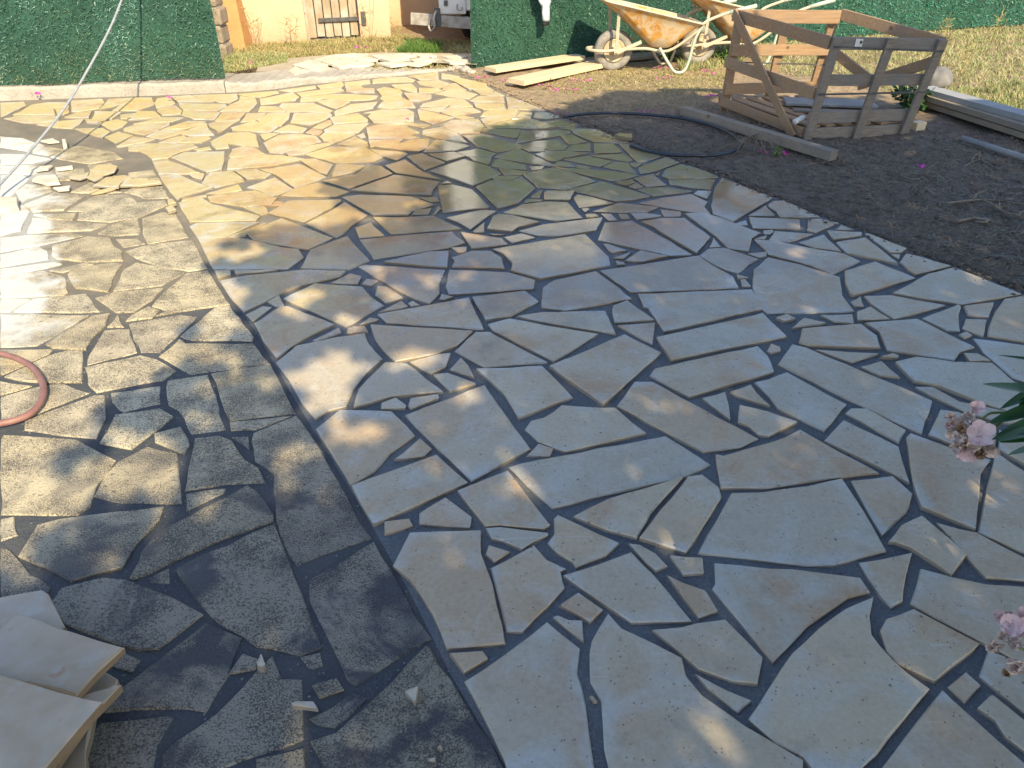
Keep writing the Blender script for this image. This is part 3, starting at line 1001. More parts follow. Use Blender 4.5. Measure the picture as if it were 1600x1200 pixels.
# the great stone by the boundary and its neighbours are listed in the groups above
OLD = [
(0, 180, 4, """
0,372 150,373 183,391 60,508 0,498
163,432 320,442 328,470 180,518 138,543 95,480
148,560 340,482 536,500 400,593 205,603
412,598 600,492 800,492 856,540 700,578 560,598
0,582 150,563 187,600 130,718 0,753
208,622 478,612 458,658 330,653
492,610 830,547 1038,532 1047,560 960,598 870,638 680,668 482,653
168,735 202,643 440,662 678,682 570,718
612,738 700,683 858,632 878,700 868,743 700,753
0,762 150,748 440,733 528,750 260,808 0,853
0,872 250,817 298,850 298,898 0,948
322,878 322,820 550,757 688,767 718,820 768,852 768,908 550,918 350,898
723,772 860,768 906,800 770,823
888,642 1010,603 1098,613 1177,760 922,802 888,730
783,850 930,808 1208,778 1297,953 1180,973 1000,948 852,893
0,962 340,918 388,930 260,958 0,1008
304,970 520,922 588,927 385,982
0,1012 270,972 408,1010 427,1108 400,1128 0,1138
422,1000 442,962 700,922 768,932 718,1000 678,1103 470,1078
704,1098 772,962 850,918 1160,981 1010,1062
773,480 830,452 1018,442 1057,515 900,523 870,503
313,260 400,207 500,192 718,232 766,270 560,303 450,288
452,382 560,350 700,355 720,372 560,402
800,362 958,342 998,398 800,402
0,132 140,142 278,190 190,228 0,198
0,242 180,242 318,270 200,298 0,308
0,317 190,312 328,322 200,368 0,360
343,332 460,322 498,398 360,408
545,312 700,302 728,338 560,343
422,337 530,332 543,370 440,376
645,402 800,404 1000,405 1008,430 830,443 645,452
440,480 560,420 640,408 640,450 560,485
560,500 720,470 770,478 600,490
210,205 300,195 390,210 305,250 200,235"""),
(0, 440, 4, """
0,112 30,102 188,107 60,188 0,188
84,185 207,107 430,87 540,72 626,185 480,193
0,202 556,207 230,398 0,408
284,395 570,217 688,197 658,270 548,400 538,423 330,413
668,283 738,208 776,283
784,245 820,208 930,152 996,180 948,228
543,518 557,452 650,302 808,292 856,440 700,478
803,260 1130,202 1236,215 1110,338 1000,438 880,438 832,360
1124,338 1240,250 1340,162 1438,150 1586,345 1578,368 1172,363
988,464 1060,407 1122,350 1160,380 1580,380 1692,512 1300,563 1190,576
593,103 720,62 1020,37 956,110 838,188 720,193
972,214 1040,182 945,152 1030,62 1170,-56 1300,-70 1436,140 1200,173
528,535 880,457 980,482 1100,555 1020,613 602,692 547,638
24,595 330,452 430,427 520,432 513,628 290,628 120,618
0,422 330,417 308,448 0,586
0,622 200,650 0,708
0,717 230,653 320,637 400,637 555,693 180,848 0,895
148,925 152,870 590,707 655,708 663,850 603,978 480,968
688,690 1003,647 1003,760 770,813 692,750
622,1008 720,832 1000,792 1081,840 820,1048
964,950 1130,907 1186,1020 1150,1077 967,1000
1032,650 1047,612 1298,578 1411,920 1192,948 1112,800 1052,770
1318,572 1690,514 1846,820 1600,848 1440,873"""),
(0, 640, 4, """
0,172 20,153 480,177 726,310 602,468 565,598 480,658 0,653
579,540 642,422 730,324 920,227 1108,270 1136,583 760,583
1153,506 1192,300 1217,177 1370,162 1450,192 1530,312 1613,360 1658,453 1400,463
1158,520 1416,482 1398,518 1162,633
0,682 88,662 112,780 0,818
109,915 232,722 370,682 1026,607 998,690 848,850 768,988 440,1076 300,998
0,862 58,872 190,1022 331,1110 300,1145 0,1180
804,1055 882,890 962,782 1180,662 1380,562 1545,472 1600,502 1712,660 1708,698 1400,808 1060,962 852,1060
928,1083 932,1042 1058,982 1063,1083"""),
(350, 600, 4, """
168,350 182,302 450,192 490,232 560,332 926,960 452,1131 352,960 302,640 312,560 192,480
49,331 153,327 158,408
34,236 425,197 200,283 42,288"""),
(0, 900, 4, """
323,150 382,72 640,3 800,22 1090,132 1276,240 990,458 860,463 700,418 402,298
500,860 560,750 640,690 772,680 1288,284 1516,382 1438,600 1288,847 980,828 720,848
1429,612 1515,481 1616,520 1600,577
693,560 770,468 877,520 830,598
540,1020 620,912 1050,862 1082,880 988,1050 948,1240 540,1240
1004,1230 1004,1110 1100,1020 1348,852 1600,582 1700,490 1760,632 1888,640 1898,1018 1600,1120 1300,1240
1094,-38 1110,-60 1718,-328 1800,-120 2018,446 1880,498 1600,440 1320,258 1200,118"""),
(400, 900, 4, """
324,20 400,-20 738,-218 1104,388 620,688 562,638 332,150
348,681 508,632 553,713 397,763
324,885 470,812 605,708 696,765 495,943 380,928
334,1030 500,977 700,792 1060,428 1088,440 1220,640 1562,1210 1600,1400 450,1400 400,1150
0,1142 303,1062 311,1260 0,1260
272,500 403,472 418,558 330,578"""),
]

ZN, ZO = 0.0125, 0.006

def parse(groups):
    out = []
    for ox, oy, sc_, txt in groups:
        for line in txt.strip().splitlines():
            pts = [tuple(map(float, q.split(','))) for q in line.split()]
            if len(pts) < 3: continue
            out.append([(ox + x / sc_, oy + y / sc_) for x, y in pts])
    return out

def area2(p):
    return 0.5 * sum(p[i - 1][0] * p[i][1] - p[i][0] * p[i - 1][1] for i in range(len(p)))

def stone_mesh(outline, ztop, zbot, idx, rough=0.012, chip=0.0018):
    """a thick split stone: irregular outline, worn upper arris, slightly tilted face"""
    rnd = random.Random(idx * 13 + 5)
    pts = [Vector((p.x, p.y)) for p in outline]
    if area2([(p.x, p.y) for p in pts]) < 0: pts.reverse()
    c = sum(pts, Vector((0, 0))) / len(pts)
    # breaks along the long edges
    res = []
    n = len(pts)
    for i in range(n):
        a, b = pts[i], pts[(i + 1) % n]
        res.append(a)
        L = (b - a).length
        k = int(min(5, L / 0.085))
        nr = Vector(((b - a).y, -(b - a).x)).normalized() if L > 1e-6 else Vector((0, 0))
        ph = rnd.uniform(0, 6.3)
        for j in range(1, k + 1):
            t = (j + rnd.uniform(-0.25, 0.25)) / (k + 1)
            res.append(a.lerp(b, t) + nr * (rnd.uniform(-1, 1) * chip + sin(ph + t * 7) * chip * 0.4))
    pts = res
    n = len(pts)
    tx, ty = rnd.uniform(-rough, rough), rnd.uniform(-rough, rough)
    dz = rnd.uniform(-0.0035, 0.0035)
    def top(p): return ztop + dz + (p.x - c.x) * tx + (p.y - c.y) * ty
    size = max((p - c).length for p in pts)
    ins = min(0.0035, size * 0.06)
    V = []
    nrm = []
    grow = -0.0008
    for i in range(n):
        a, b, d = pts[i - 1], pts[i], pts[(i + 1) % n]
        e1 = (b - a); e2 = (d - b)
        n1 = Vector((-e1.y, e1.x)); n2 = Vector((-e2.y, e2.x))
        if n1.length > 0: n1.normalize()
        if n2.length > 0: n2.normalize()
        m = (n1 + n2)
        if m.length < 0.2: m = n1
        m.normalize()
        nrm.append(m)
    pts = [p - nrm[i] * grow for i, p in enumerate(pts)]
    w = [rnd.uniform(0.3, 1.7) for _ in range(n)]
    for i, p in enumerate(pts):
        q = p + nrm[i] * ins * w[i]
        V.append(Vector((q.x, q.y, top(p))))
    for i, p in enumerate(pts):
        V.append(Vector((p.x, p.y, top(p) - min(0.005, ins) * w[i])))
    for i, p in enumerate(pts):
        q = p - nrm[i] * rnd.uniform(-0.002, 0.003)
        V.append(Vector((q.x, q.y, zbot)))
    F = [tuple(range(n))]
    for r in (0, 1):
        for i in range(n):
            j = (i + 1) % n
            F.append((r * n + i, (r + 1) * n + i, (r + 1) * n + j, r * n + j))
    cc = Vector((c.x, c.y, ztop))
    me = mesh_from([v - cc for v in V], F, "stone")
    return me, cc

def sheet(px_outline, z, name, mat, step=None):
    me = mesh_from([P(x, y, z) for x, y in px_outline], [tuple(range(len(px_outline)))], name)
    if me.polygons[0].normal.z < 0:
        me.flip_normals()
    return link(name, me, mat)

BOUND = [(0, 183), (87, 197), (130, 205), (176, 222), (200, 230), (226, 241), (240, 262), (250, 280), (262, 305), (285, 345),
         (330, 425), (398, 515), (470, 640), (560, 785), (640, 925), (705, 1055), (800, 1215), (860, 1330)]
far_edge = [(-260, 165), (0, 157), (150, 152), (240, 149), (370, 144), (420, 140), (480, 132), (540, 127), (580, 122.5), (640, 117), (690, 110.5)]
right_edge = [(720, 113), (776, 138), (855, 173), (900, 192), (986, 222), (1040, 244), (1127, 276), (1209, 308), (1282, 338), (1340, 358),
              (1420, 392), (1500, 420), (1600, 458), (1760, 520), (1900, 575)]
new_bed = sheet([(-260, 150)] and ([(-260, 186)] + BOUND + [(1500, 1330), (2300, 1330)] + right_edge[::-1] + far_edge[::-1]), 0.0, "new_paving", M['bed'])
tag(new_bed, kind="structure")
old_bed = sheet([(-260, 186)] + BOUND + [(300, 1330), (-900, 1330)], 0.0, "old_paving", M['oldbed'])
tag(old_bed, kind="structure")

cnt = 0
for k, outline in enumerate(parse(NEW)):
    cnt += 1
    me, c = stone_mesh([P(x, y, ZN) for x, y in outline], ZN, 0.0 - 0.004, k, 0.016)
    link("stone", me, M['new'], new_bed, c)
print("new stones", cnt)
for k, outline in enumerate(parse(OLD)):
    me, c = stone_mesh([P(x, y, ZO) for x, y in outline], ZO, -0.004, k + 1000, 0.004, 0.004)
    link("stone", me, M['old'], old_bed, c)
# ------------------------------------------------------------------ ground
def pip(x, y, poly):
    ins = False
    n = len(poly)
    j = n - 1
    for i in range(n):
        xi, yi = poly[i]; xj, yj = poly[j]
        if (yi > y) != (yj > y) and x < (xj - xi) * (y - yi) / (yj - yi) + xi:
            ins = not ins
        j = i
    return ins

def pip_np(x, y, poly):
    ins = np.zeros(len(x), bool)
    n = len(poly); j = n - 1
    for i in range(n):
        xi, yi = poly[i]; xj, yj = poly[j]
        if yi != yj:
            c = ((yi > y) != (yj > y)) & (x < (xj - xi) * (y - yi) / (yj - yi) + xi)
            ins ^= c
        j = i
    return ins

paved = [(-260, 170)] + [] 
paved_w = [tuple(P(x, y).xy) for x, y in [(-900, 1330), (-260, 186), (-260, 150)] + far_edge[1:] + right_edge + [(2300, 1330)]]
paved_w = [(v[0], v[1]) for v in paved_w]

gx = np.concatenate([[-80, -30, -12], np.arange(-7, 10.01, 0.07), [14, 30, 80]])
gy = np.concatenate([[-80, -30, -10, -4, -1.5], np.arange(0.0, 14.01, 0.07), [18, 30, 60, 120]])
XX, YY = np.meshgrid(gx, gy)
xf, yf = XX.ravel(), YY.ravel()
inside = pip_np(xf, yf, paved_w)
def edge_dist(x, y, poly):
    d = np.full(len(x), 9.0)
    for i in range(len(poly)):
        ax, ay = poly[i]; bx, by = poly[(i + 1) % len(poly)]
        vx, vy = bx - ax, by - ay
        t = np.clip(((x - ax) * vx + (y - ay) * vy) / (vx * vx + vy * vy + 1e-9), 0, 1)
        d = np.minimum(d, np.hypot(x - ax - t * vx, y - ay - t * vy))
    return d
ed = edge_dist(xf, yf, paved_w)
def soil_h(x, y):
    return (mnoise.fractal(Vector((x * 0.9, y * 0.9, 0)), 1.0, 2.0, 4) * 0.030 +
            mnoise.fractal(Vector((x * 4.1, y * 4.1, 3.0)), 0.8, 2.0, 4) * 0.017)
zf = np.array([soil_h(x, y) for x, y in zip(xf, yf)])
zf = np.clip(zf, -0.045, 0.06)
outd = np.clip(ed / 0.25, 0, 1)
z_out = -0.005 + zf * (0.25 + 0.75 * outd)
zf = np.where(inside, -0.06, z_out)
zf = np.where((~inside) & (ed < 0.06), np.minimum(zf, 0.004), zf)
# the lane behind the gateway lies level with the kerb
W, H = len(gx), len(gy)
idx = np.arange(W * H).reshape(H, W)
Fq = np.stack([idx[:-1, :-1], idx[:-1, 1:], idx[1:, 1:], idx[1:, :-1]], -1).reshape(-1, 4)
gme = mesh_np(np.stack([xf, yf, zf], 1), Fq, "ground")
for p in gme.polygons: p.use_smooth = True
tag(link("ground", gme, M['soil']), kind="structure")

def ground_z(x, y):
    return -0.005 + min(max(soil_h(x, y), -0.045), 0.06)

# ------------------------------------------------------------------ kerb
def strip(name, front, back, ztop, zbot, mat, seed=0, jit=0.006):
    """a long concrete upstand between two ground lines"""
    rnd = random.Random(seed)
    f = smooth_path(front, 10); b = smooth_path(back, 10)
    V, F = [], []
    for i in range(len(f)):
        j = [rnd.uniform(-jit, jit) for _ in range(4)]
        zt = ztop[0] + (ztop[1] - ztop[0]) * i / (len(f) - 1)
        d = (Vector(b[i]) - Vector(f[i])).normalized()
        a0 = Vector(f[i]); b0 = Vector(b[i])
        V += [Vector((a0.x, a0.y, zbot)), Vector((a0.x, a0.y, zt - 0.02 + j[0])) + d * (0.004 + j[1]),
              Vector((a0.x, a0.y, zt + j[0])) + d * (0.022 + j[1]), Vector((b0.x, b0.y, zt + j[2])) - d * 0.01, Vector((b0.x, b0.y, zbot))]
    for i in range(len(f) - 1):
        for k in range(4):
            F.append((i * 5 + k, i * 5 + k + 1, (i + 1) * 5 + k + 1, (i + 1) * 5 + k))
    F.append((4, 3, 2, 1, 0)); e = (len(f) - 1) * 5
    F.append((e, e + 1, e + 2, e + 3, e + 4))
    me = mesh_from(V, F)
    return link(name, me, mat)
kb_f = [P(-200, 166), P(0, 158), P(150, 152.5), P(240, 149.5), P(352, 145)]
kb_b = [Vector((p.x - 0.02, p.y + 0.42, 0)) for p in kb_f]
tag(strip("kerb", kb_f, kb_b, (0.115, 0.105), -0.05, M['kerb'], 1), kind="structure")
kc_f = [P(353.5, 145), P(420, 140.5), P(480, 132), P(540, 127), P(580, 122.5), P(640, 117), P(700, 110.5)]
kc_b = [P(360, 122, .05), P(440, 113, .05), P(500, 108, .05), P(550, 105, .05), P(600, 104, .04), P(660, 103, .04), P(738, 101, .03)]
tag(strip("kerb", kc_f, kc_b, (0.085, 0.015), -0.05, M['kerb'], 2, 0.01), kind="structure")
# lane in front of the house, pale crazy paving on it
lane_px = [(430, 112), (500, 101), (560, 92), (630, 96), (700, 99), (745, 101), (745, 84), (690, 83), (600, 82), (520, 85), (455, 91), (405, 100), (400, 112)]
lane = link("lane_paving", mesh_from([P(x, y, 0.055) for x, y in lane_px], [tuple(range(len(lane_px)))]), M['pathbed'])
if lane.data.polygons[0].normal.z < 0: lane.data.flip_normals()
tag(lane, kind="structure")
LANE = [
(300, 0, 3.478, """
545,350 640,325 700,335 610,372
520,385 560,360 600,376 640,385 560,410
660,322 760,298 830,305 740,335
610,345 700,340 740,352 690,372 620,372
730,340 850,308 900,322 790,348
770,298 880,288 960,292 930,305 850,303
870,310 960,308 1010,322 900,330
760,352 900,334 990,340 960,352 800,362
970,296 1060,289 1110,300 1010,312
1020,318 1120,304 1180,318 1080,332
1000,338 1100,334 1170,345 1080,356
1070,290 1180,288 1220,300 1130,303
1190,290 1290,292 1330,304 1240,308
1190,322 1260,312 1340,316 1300,332 1210,334
1110,332 1200,336 1290,338 1230,352 1180,346
1350,300 1440,296 1500,304 1420,318
1360,322 1430,322 1510,318 1480,342 1400,338
640,378 750,366 700,385
""")]
for k, outline in enumerate(parse(LANE)):
    me, c = stone_mesh([P(x, y, 0.075) for x, y in outline], 0.075, 0.05, k + 3000, 0.004, 0.006)
    link("stone", me, M['pale'], lane, c)

# ------------------------------------------------------------------ artificial hedges
def hedge(name, label, A, B, hgt, mat, density, seg_join=(), seed=0, wave=0.03, leaf=0.035, post=True):
    rg = np.random.default_rng(seed)
    A = Vector(A); B = Vector(B)
    ax = (B - A); L = ax.length; ax.normalize()
    nrm = Vector((ax.y, -ax.x, 0))
    if nrm.y > 0: nrm = -nrm            # towards the camera
    root = thing(name, label, "artificial hedge", (A.x, A.y, 0), 0, "artificial hedges closing the garden")
    def off(s, z):
        return (np.sin(s * 4.3 + seed) * wave + np.sin(s * 9.1 + 1.3 * seed + z * 0.8) * wave * 0.5 +
                np.sin(s * 2.1 + z * 1.7) * wave * 0.6) * (0.5 + 0.5 * z / hgt)
    cuts = [0] + list(seg_join) + [L]
    for a, b in zip(cuts[:-1], cuts[1:]):
        ns = max(2, int((b - a) / 0.08)); nz = 12
        S, Z = np.meshgrid(np.linspace(a, b, ns), np.linspace(0.02, hgt, nz))
        s, z = S.ravel(), Z.ravel()
        o = off(s, z)
        V = np.stack([ax.x * s + nrm.x * o, ax.y * s + nrm.y * o, z], 1)
        ii = np.arange(ns * nz).reshape(nz, ns)
        F = np.stack([ii[:-1, :-1], ii[:-1, 1:], ii[1:, 1:], ii[1:, :-1]], -1).reshape(-1, 4)
        link("mesh_backing", mesh_np(V, F), M['hedge_sheet'], root)
        m = int((b - a) * hgt * density)
        s = rg.uniform(a - 0.012, b + 0.012, m); z = rg.uniform(-0.01, hgt, m)
        if b == L or a == 0:
            s = s + np.where((s > L - .1) | (s < .1), rg.normal(0, .014, m), 0)
        o = off(s, z) + rg.uniform(0.0, 0.012, m)
        base = np.stack([ax.x * s + nrm.x * o, ax.y * s + nrm.y * o, z], 1)
        n3 = np.array(nrm); a3 = np.array(ax)
        d = n3[None, :] * rg.uniform(0.25, 1.0, (m, 1)) + a3[None, :] * rg.normal(0, 0.55, (m, 1)) + np.array([0, 0, 1.0])[None, :] * rg.normal(0.1, 0.55, (m, 1))
        d /= np.linalg.norm(d, axis=1)[:, None]
        w = rg.normal(0, 1, (m, 3)); w -= d * (w * d).sum(1)[:, None]; w /= np.linalg.norm(w, axis=1)[:, None]
        ln = leaf * rg.uniform(0.6, 1.2, (m, 1)); wd = leaf * 0.13
        V = np.concatenate([base - w * wd, base + w * wd, base + d * ln], 0)
        F = np.stack([np.arange(m), np.arange(m) + m, np.arange(m) + 2 * m], 1)
        tag(link("needles", mesh_np(V, F), mat, root), kind="stuff")
    if post:
        for s in np.arange(0.06, L, 2.0):
            c = ax * s - nrm * 0.09
            link("post", tube_mesh([[c, c + Vector((0, 0, hgt + 0.05))]], 0.022, 8), M['galv'], root)
    return root
FR0 = P(737, 108.5); FRdir = Vector((1, 0.46, 0)).normalized()
FR1 = FR0 + FRdir * 4.6
FR2 = FR0 + FRdir * 7.4
FR3 = P(1612, 38); 
hedge("hedge_screen", "dark green plastic needle hedge screen behind the wheelbarrows and leaning planks", FR0, FR1, 1.72, M['hedge'], 3600, (2.0, ), 3)
hedge("hedge_screen", "paler green hedge screen at the back right beyond the crate and the grass", FR1 + FRdir * 0.01, FR3 + (FR3 - FR1) * 0.5, 1.72, M['net'], 1900, (2.5,), 5, 0.025, 0.045)
FL1 = P(353, 122.5, 0.0); FL0 = P(-120, 141, 0.0)
q1 = P(353, 122.5, 0.11); q0_ = P(-150, 141, 0.11)
FL1 = Vector((q1.x, q1.y, 0)); FL0 = Vector((q0_.x, q0_.y, 0))
lf = hedge("hedge_screen", "green plastic needle hedge screen standing on the kerb at the left", FL0, FL1, 1.75, M['hedge_old'], 4200, (1.45,), 2, 0.035)
lf.location.z = 0.10

# ------------------------------------------------------------------ house behind the gateway
def quad_wall(name, a, b, h0, h1, thick, mat, parent):
    a = Vector(a); b = Vector(b)
    ax = (b - a); L = ax.length; ax.normalize()
    nr = Vector((-ax.y, ax.x, 0))
    if nr.y < 0: nr = -nr
    V = []
    for z in (h0, h1):
        V += [Vector((a.x, a.y, z)), Vector((b.x, b.y, z)), Vector((b.x, b.y, z)) + nr * thick, Vector((a.x, a.y, z)) + nr * thick]
    F = [(3, 2, 1, 0), (4, 5, 6, 7), (0, 1, 5, 4), (1, 2, 6, 5), (2, 3, 7, 6), (3, 0, 4, 7)]
    return link(name, mesh_from(V, F), mat, parent)
house = thing("house", "peach rendered house wall with a plank door seen through the gateway", "house")
HA = P(340, 72); HB = P(611, 58.5)
hd = (HB - HA).normalized()
hn = Vector((hd.y, -hd.x, 0))
if hn.y > 0: hn = -hn
D0 = HA + hd * ((P(479, 68).x - HA.x) / hd.x)
D1 = HA + hd * ((P(563, 62).x - HA.x) / hd.x)
HZ = -0.05
WH = 2.95
far_left = HA - hd * 4.0
back = Vector((-hn.x, -hn.y, 0))
quad_wall("wall", far_left, D0, HZ, WH, 0.4, M['plaster'], house)
quad_wall("wall", D1, HB, HZ, WH, 0.4, M['plaster'], house)
quad_wall("lintel", D0 + hd * 0.001, D1 - hd * 0.001, 1.95, WH, 0.4, M['plaster'], house)
HC = HB + back * 1.1
quad_wall("wall", HC - hd * 0.05, HC + hd * 5.5, HZ, WH, 0.4, M['plaster'], house)
V = [HB + Vector((0, 0, HZ)) - hd * 0.3, HB + Vector((0, 0, HZ)) - hd * .002, HC + Vector((0, 0, HZ)) - hd * .002, HC + Vector((0, 0, HZ)) - hd * 0.3]
sidew = mesh_from([v + back * 0.402 if i < 2 else v for i, v in enumerate(V)] + [(v + back * 0.402 if i < 2 else v) + Vector((0, 0, WH)) for i, v in enumerate(V)],
                  [(0, 1, 5, 4), (1, 2, 6, 5), (2, 3, 7, 6), (3, 0, 4, 7), (4, 5, 6, 7)])
link("wall", sidew, M['plaster'], house)
# eaves and roof
roofb = link("roof", None, None, house)
def slab4(name, pts, t, mat, parent):
    V = [Vector(p) for p in pts] + [Vector(p) + Vector((0, 0, t)) for p in pts]
    return link(name, mesh_from(V, [(3, 2, 1, 0), (4, 5, 6, 7), (0, 1, 5, 4), (1, 2, 6, 5), (2, 3, 7, 6), (3, 0, 4, 7)]), mat, parent)
bpy.data.objects.remove(roofb)
e0 = far_left + hn * 0.15; e1 = HB + hd * 5.4 + hn * 0.15
slab4("roof", [(e0.x, e0.y, WH), (e1.x, e1.y, WH), (e1.x + back.x * 4, e1.y + back.y * 4, WH + 1.1), (e0.x + back.x * 4, e0.y + back.y * 4, WH + 1.1)], 0.10, M['rooftile'], house)
# plank door
door = link("door", None, None, house)
nb = 6
dw = (D1 - D0).length - 0.02
bpy.data.objects.remove(door)
dfr = D0 + hd * 0.01 + back * 0.10
door = link("door", mesh_from([dfr + Vector((0, 0, 0.04)), dfr + hd * dw + Vector((0, 0, 0.04)), dfr + hd * dw + Vector((0, 0, 1.93)), dfr + Vector((0, 0, 1.93)),
                               dfr + back * 0.02 + Vector((0, 0, 0.04)), dfr + back * 0.02 + hd * dw + Vector((0, 0, 0.04)), dfr + back * 0.02 + hd * dw + Vector((0, 0, 1.93)), dfr + back * 0.02 + Vector((0, 0, 1.93))],
                              [(0, 1, 2, 3), (7, 6, 5, 4), (0, 3, 7, 4), (1, 5, 6, 2), (3, 2, 6, 7), (0, 4, 5, 1)]), M['black'], house)
pw = dw / nb
for i in range(nb):
    c0 = dfr + hd * (pw * (i + 0.5)) - back * 0.014
    link("plank", board_mesh(c0 + Vector((0, 0, 0.03 + 0.01 * (i % 2))), c0 + Vector((0, 0, 1.94)), hd, pw - 0.012, 0.024, 0.004, 0, i), M['door'], door)
hz_ = 0.235
link("hinge_strap", board_mesh(D1 + hn * -0.05 + Vector((0, 0, hz_)) + hd * 0.06, D0 + hd * dw * 0.24 + hn * -0.05 + Vector((0, 0, hz_)), Vector((0, 0, 1)), 0.05, 0.010), M['iron'], door)
link("hinge_strap", board_mesh(D1 + hn * -0.05 + Vector((0, 0, 1.6)) + hd * 0.06, D0 + hd * dw * 0.24 + hn * -0.05 + Vector((0, 0, 1.6)), Vector((0, 0, 1)), 0.05, 0.010), M['iron'], door)
link("hinge_plate", box_mesh(D1 + hd * 0.055 + hn * 0.012 + Vector((0, 0, hz_ + 0.01)), (0.06, 0.025, 0.16), math.atan2(hd.y, hd.x)), M['iron'], door)
# door frame edge
link("door_jamb", board_mesh(D0 + hn * 0.01 + Vector((0, 0, 0.0)), D0 + hn * 0.01 + Vector((0, 0, 1.95)), hd, 0.035, 0.02), M['door'], house)

# sloping buttress beside the left hedge and its rubble quoins
bt = link("buttress", None)
bpy.data.objects.remove(bt)
b0 = P(353, 78); b1 = P(384, 76)
bw = (b1 - b0)
V = [Vector((b0.x, b0.y, HZ)), Vector((b1.x, b1.y, HZ)), Vector((b1.x, b1.y + 0.9, HZ)), Vector((b0.x, b0.y + 0.9, HZ)),
     Vector((b0.x, b0.y + 0.35, 2.2)), Vector((b1.x - 0.18, b1.y + 0.35, 2.2)), Vector((b1.x - 0.18, b1.y + 0.9, 2.2)), Vector((b0.x, b0.y + 0.9, 2.2))]
bm_ = mesh_from(V, [(3, 2, 1, 0), (4, 5, 6, 7), (0, 1, 5, 4), (1, 2, 6, 5), (2, 3, 7, 6), (3, 0, 4, 7)])
link("buttress", bm_, M['buttress'], house)
gp = thing("gate_pillar", "narrow rubble stone pillar at the end of the left hedge", "pillar")
q0 = P(346, 97)
for i in range(9):
    rnd = random.Random(i)
    o = link("stone", box_mesh((q0.x - 0.03 + rnd.uniform(-.012, .012), q0.y + 0.12, 0.09 + i * 0.185), (0.20 + rnd.uniform(-.02, .02), 0.26, 0.165)), M['rubble'], gp)
    bev(o, 0.018, 2)
link("mortar_core", box_mesh((q0.x - 0.03, q0.y + 0.12, 0.83), (0.17, 0.22, 1.66)), M['kerb'], gp)

# ------------------------------------------------------------------ lorry rear in the shade of the lane
lorry = thing("lorry", "white lorry parked in the shade behind the hedge, its bumper bar showing", "lorry")
ly = 10.25
def LX(px, py): return PY(px, py, ly)
a = LX(686, 20); b = LX(735, 24)
c0 = Vector((a.x, ly, a.z))
o = link("body", box_mesh((a.x + 1.1, ly + 1.75, a.z + 1.12), (2.2, 3.5, 2.2)), M['white'], lorry); bev(o, 0.02)
o = link("side_locker", box_mesh((LX(707, 10).x, ly - 0.02, a.z + 0.09), (LX(728, 10).x - LX(686, 10).x, 0.05, 0.2)), M['white'], lorry); bev(o, 0.01)
link("handle", tube_mesh([smooth_path([LX(715, 6) + Vector((0, -0.05, 0)), LX(715, 13) + Vector((0, -0.09, 0)), LX(722, 14) + Vector((0, -0.09, 0)), LX(722, 11) + Vector((0, -0.05, 0))], 4)], 0.008), M['galv'], lorry)
link("marker_lamp", box_mesh(LX(697, 4) + Vector((0, -0.05, 0)), (0.045, 0.03, 0.06)), M['iron'], lorry)
bb0 = LX(642, 29); bb1 = LX(760, 46)
o = link("bumper_bar", board_mesh(bb0, bb1 + Vector((1.2, 0, -0.02)), Vector((0, 0, 1)), 0.135, 0.07, 0.006), M['galv'], lorry)
hk = LX(677, 34) + Vector((0, -0.07, 0))
link("coupling", tube_mesh([smooth_path([hk + Vector((0.05, 0, 0.13)), hk + Vector((0.02, -0.03, 0.05)), hk + Vector((0.03, -0.05, -0.03)), hk + Vector((-0.02, -0.04, -0.09)), hk + Vector((-0.05, -0.01, -0.04)), hk + Vector((-0.03, 0, 0.04))], 5)], 0.013), M['galv'], lorry)
link("coupling_plate", box_mesh(hk + Vector((0.06, 0.02, 0.06)), (0.07, 0.05, 0.20)), M['iron'], lorry)
link("chassis", box_mesh((a.x + 1.2, ly + 1.7, 0.62), (1.0, 3.0, 0.16)), M['iron'], lorry)
def torus_mesh(R, r, width=1.0, seg=36, ring=12):
    V, F = [], []
    for i in range(seg):
        A = 2 * pi * i / seg
        for k in range(ring):
            B_ = 2 * pi * k / ring
            rr = R + r * cos(B_)
            V.append(Vector((rr * cos(A), r * width * sin(B_), rr * sin(A))))
    for i in range(seg):
        for k in range(ring):
            F.append((i * ring + k, i * ring + (k + 1) % ring, ((i + 1) % seg) * ring + (k + 1) % ring, ((i + 1) % seg) * ring + k))
    return mesh_from(V, F, smooth=True)
for sx in (0.35, 1.85):
    for yy in (0.6, 2.9):
        w = link("wheel", torus_mesh(0.27, 0.12, 1.0, 28, 10), M['black'], lorry, Vector((a.x + sx, ly + yy, 0.39)))
        w.rotation_euler = (0, 0, pi / 2)
        r_ = link("rim", tube_mesh([[Vector((0, -0.07, 0)), Vector((0, 0.07, 0))]], 0.17, 18), M['galv'], w)

# ------------------------------------------------------------------ cloth hanging on the hedge
tq = PD(850, 18, 8.75)
def hang_pt(px, py, dy=0.0):
    # a point just in front of the right hedge plane
    u = (px - 800) / FPX; v = (600 - py) / FPX
    d = Vector((u, cos(PITCH) + v * sin(PITCH), v * cos(PITCH) - sin(PITCH)))
    n_ = Vector((FRdir.y, -FRdir.x, 0))
    o_ = Vector((0, 0, CAM_H))
    pl = FR0 + n_ * (0.10 + dy)
    t = (pl - o_).dot(n_) / d.dot(n_)
    return o_ + d * t
cl = thing("cloth", "pale grey cloth hanging on the dark green hedge left of the wheelbarrows", "cloth")
V, F = [], []
prof = [(845, -95, 13, 0.05), (847, -60, 14, 0.06), (849, -30, 12, 0.06), (850, -8, 10, 0.06), (851, 2, 9.5, 0.075), (852.5, 10, 6.5, 0.07), (853, 20, 6.2, 0.08), (853, 30, 6.0, 0.07), (853.5, 34, 5.0, 0.05)]
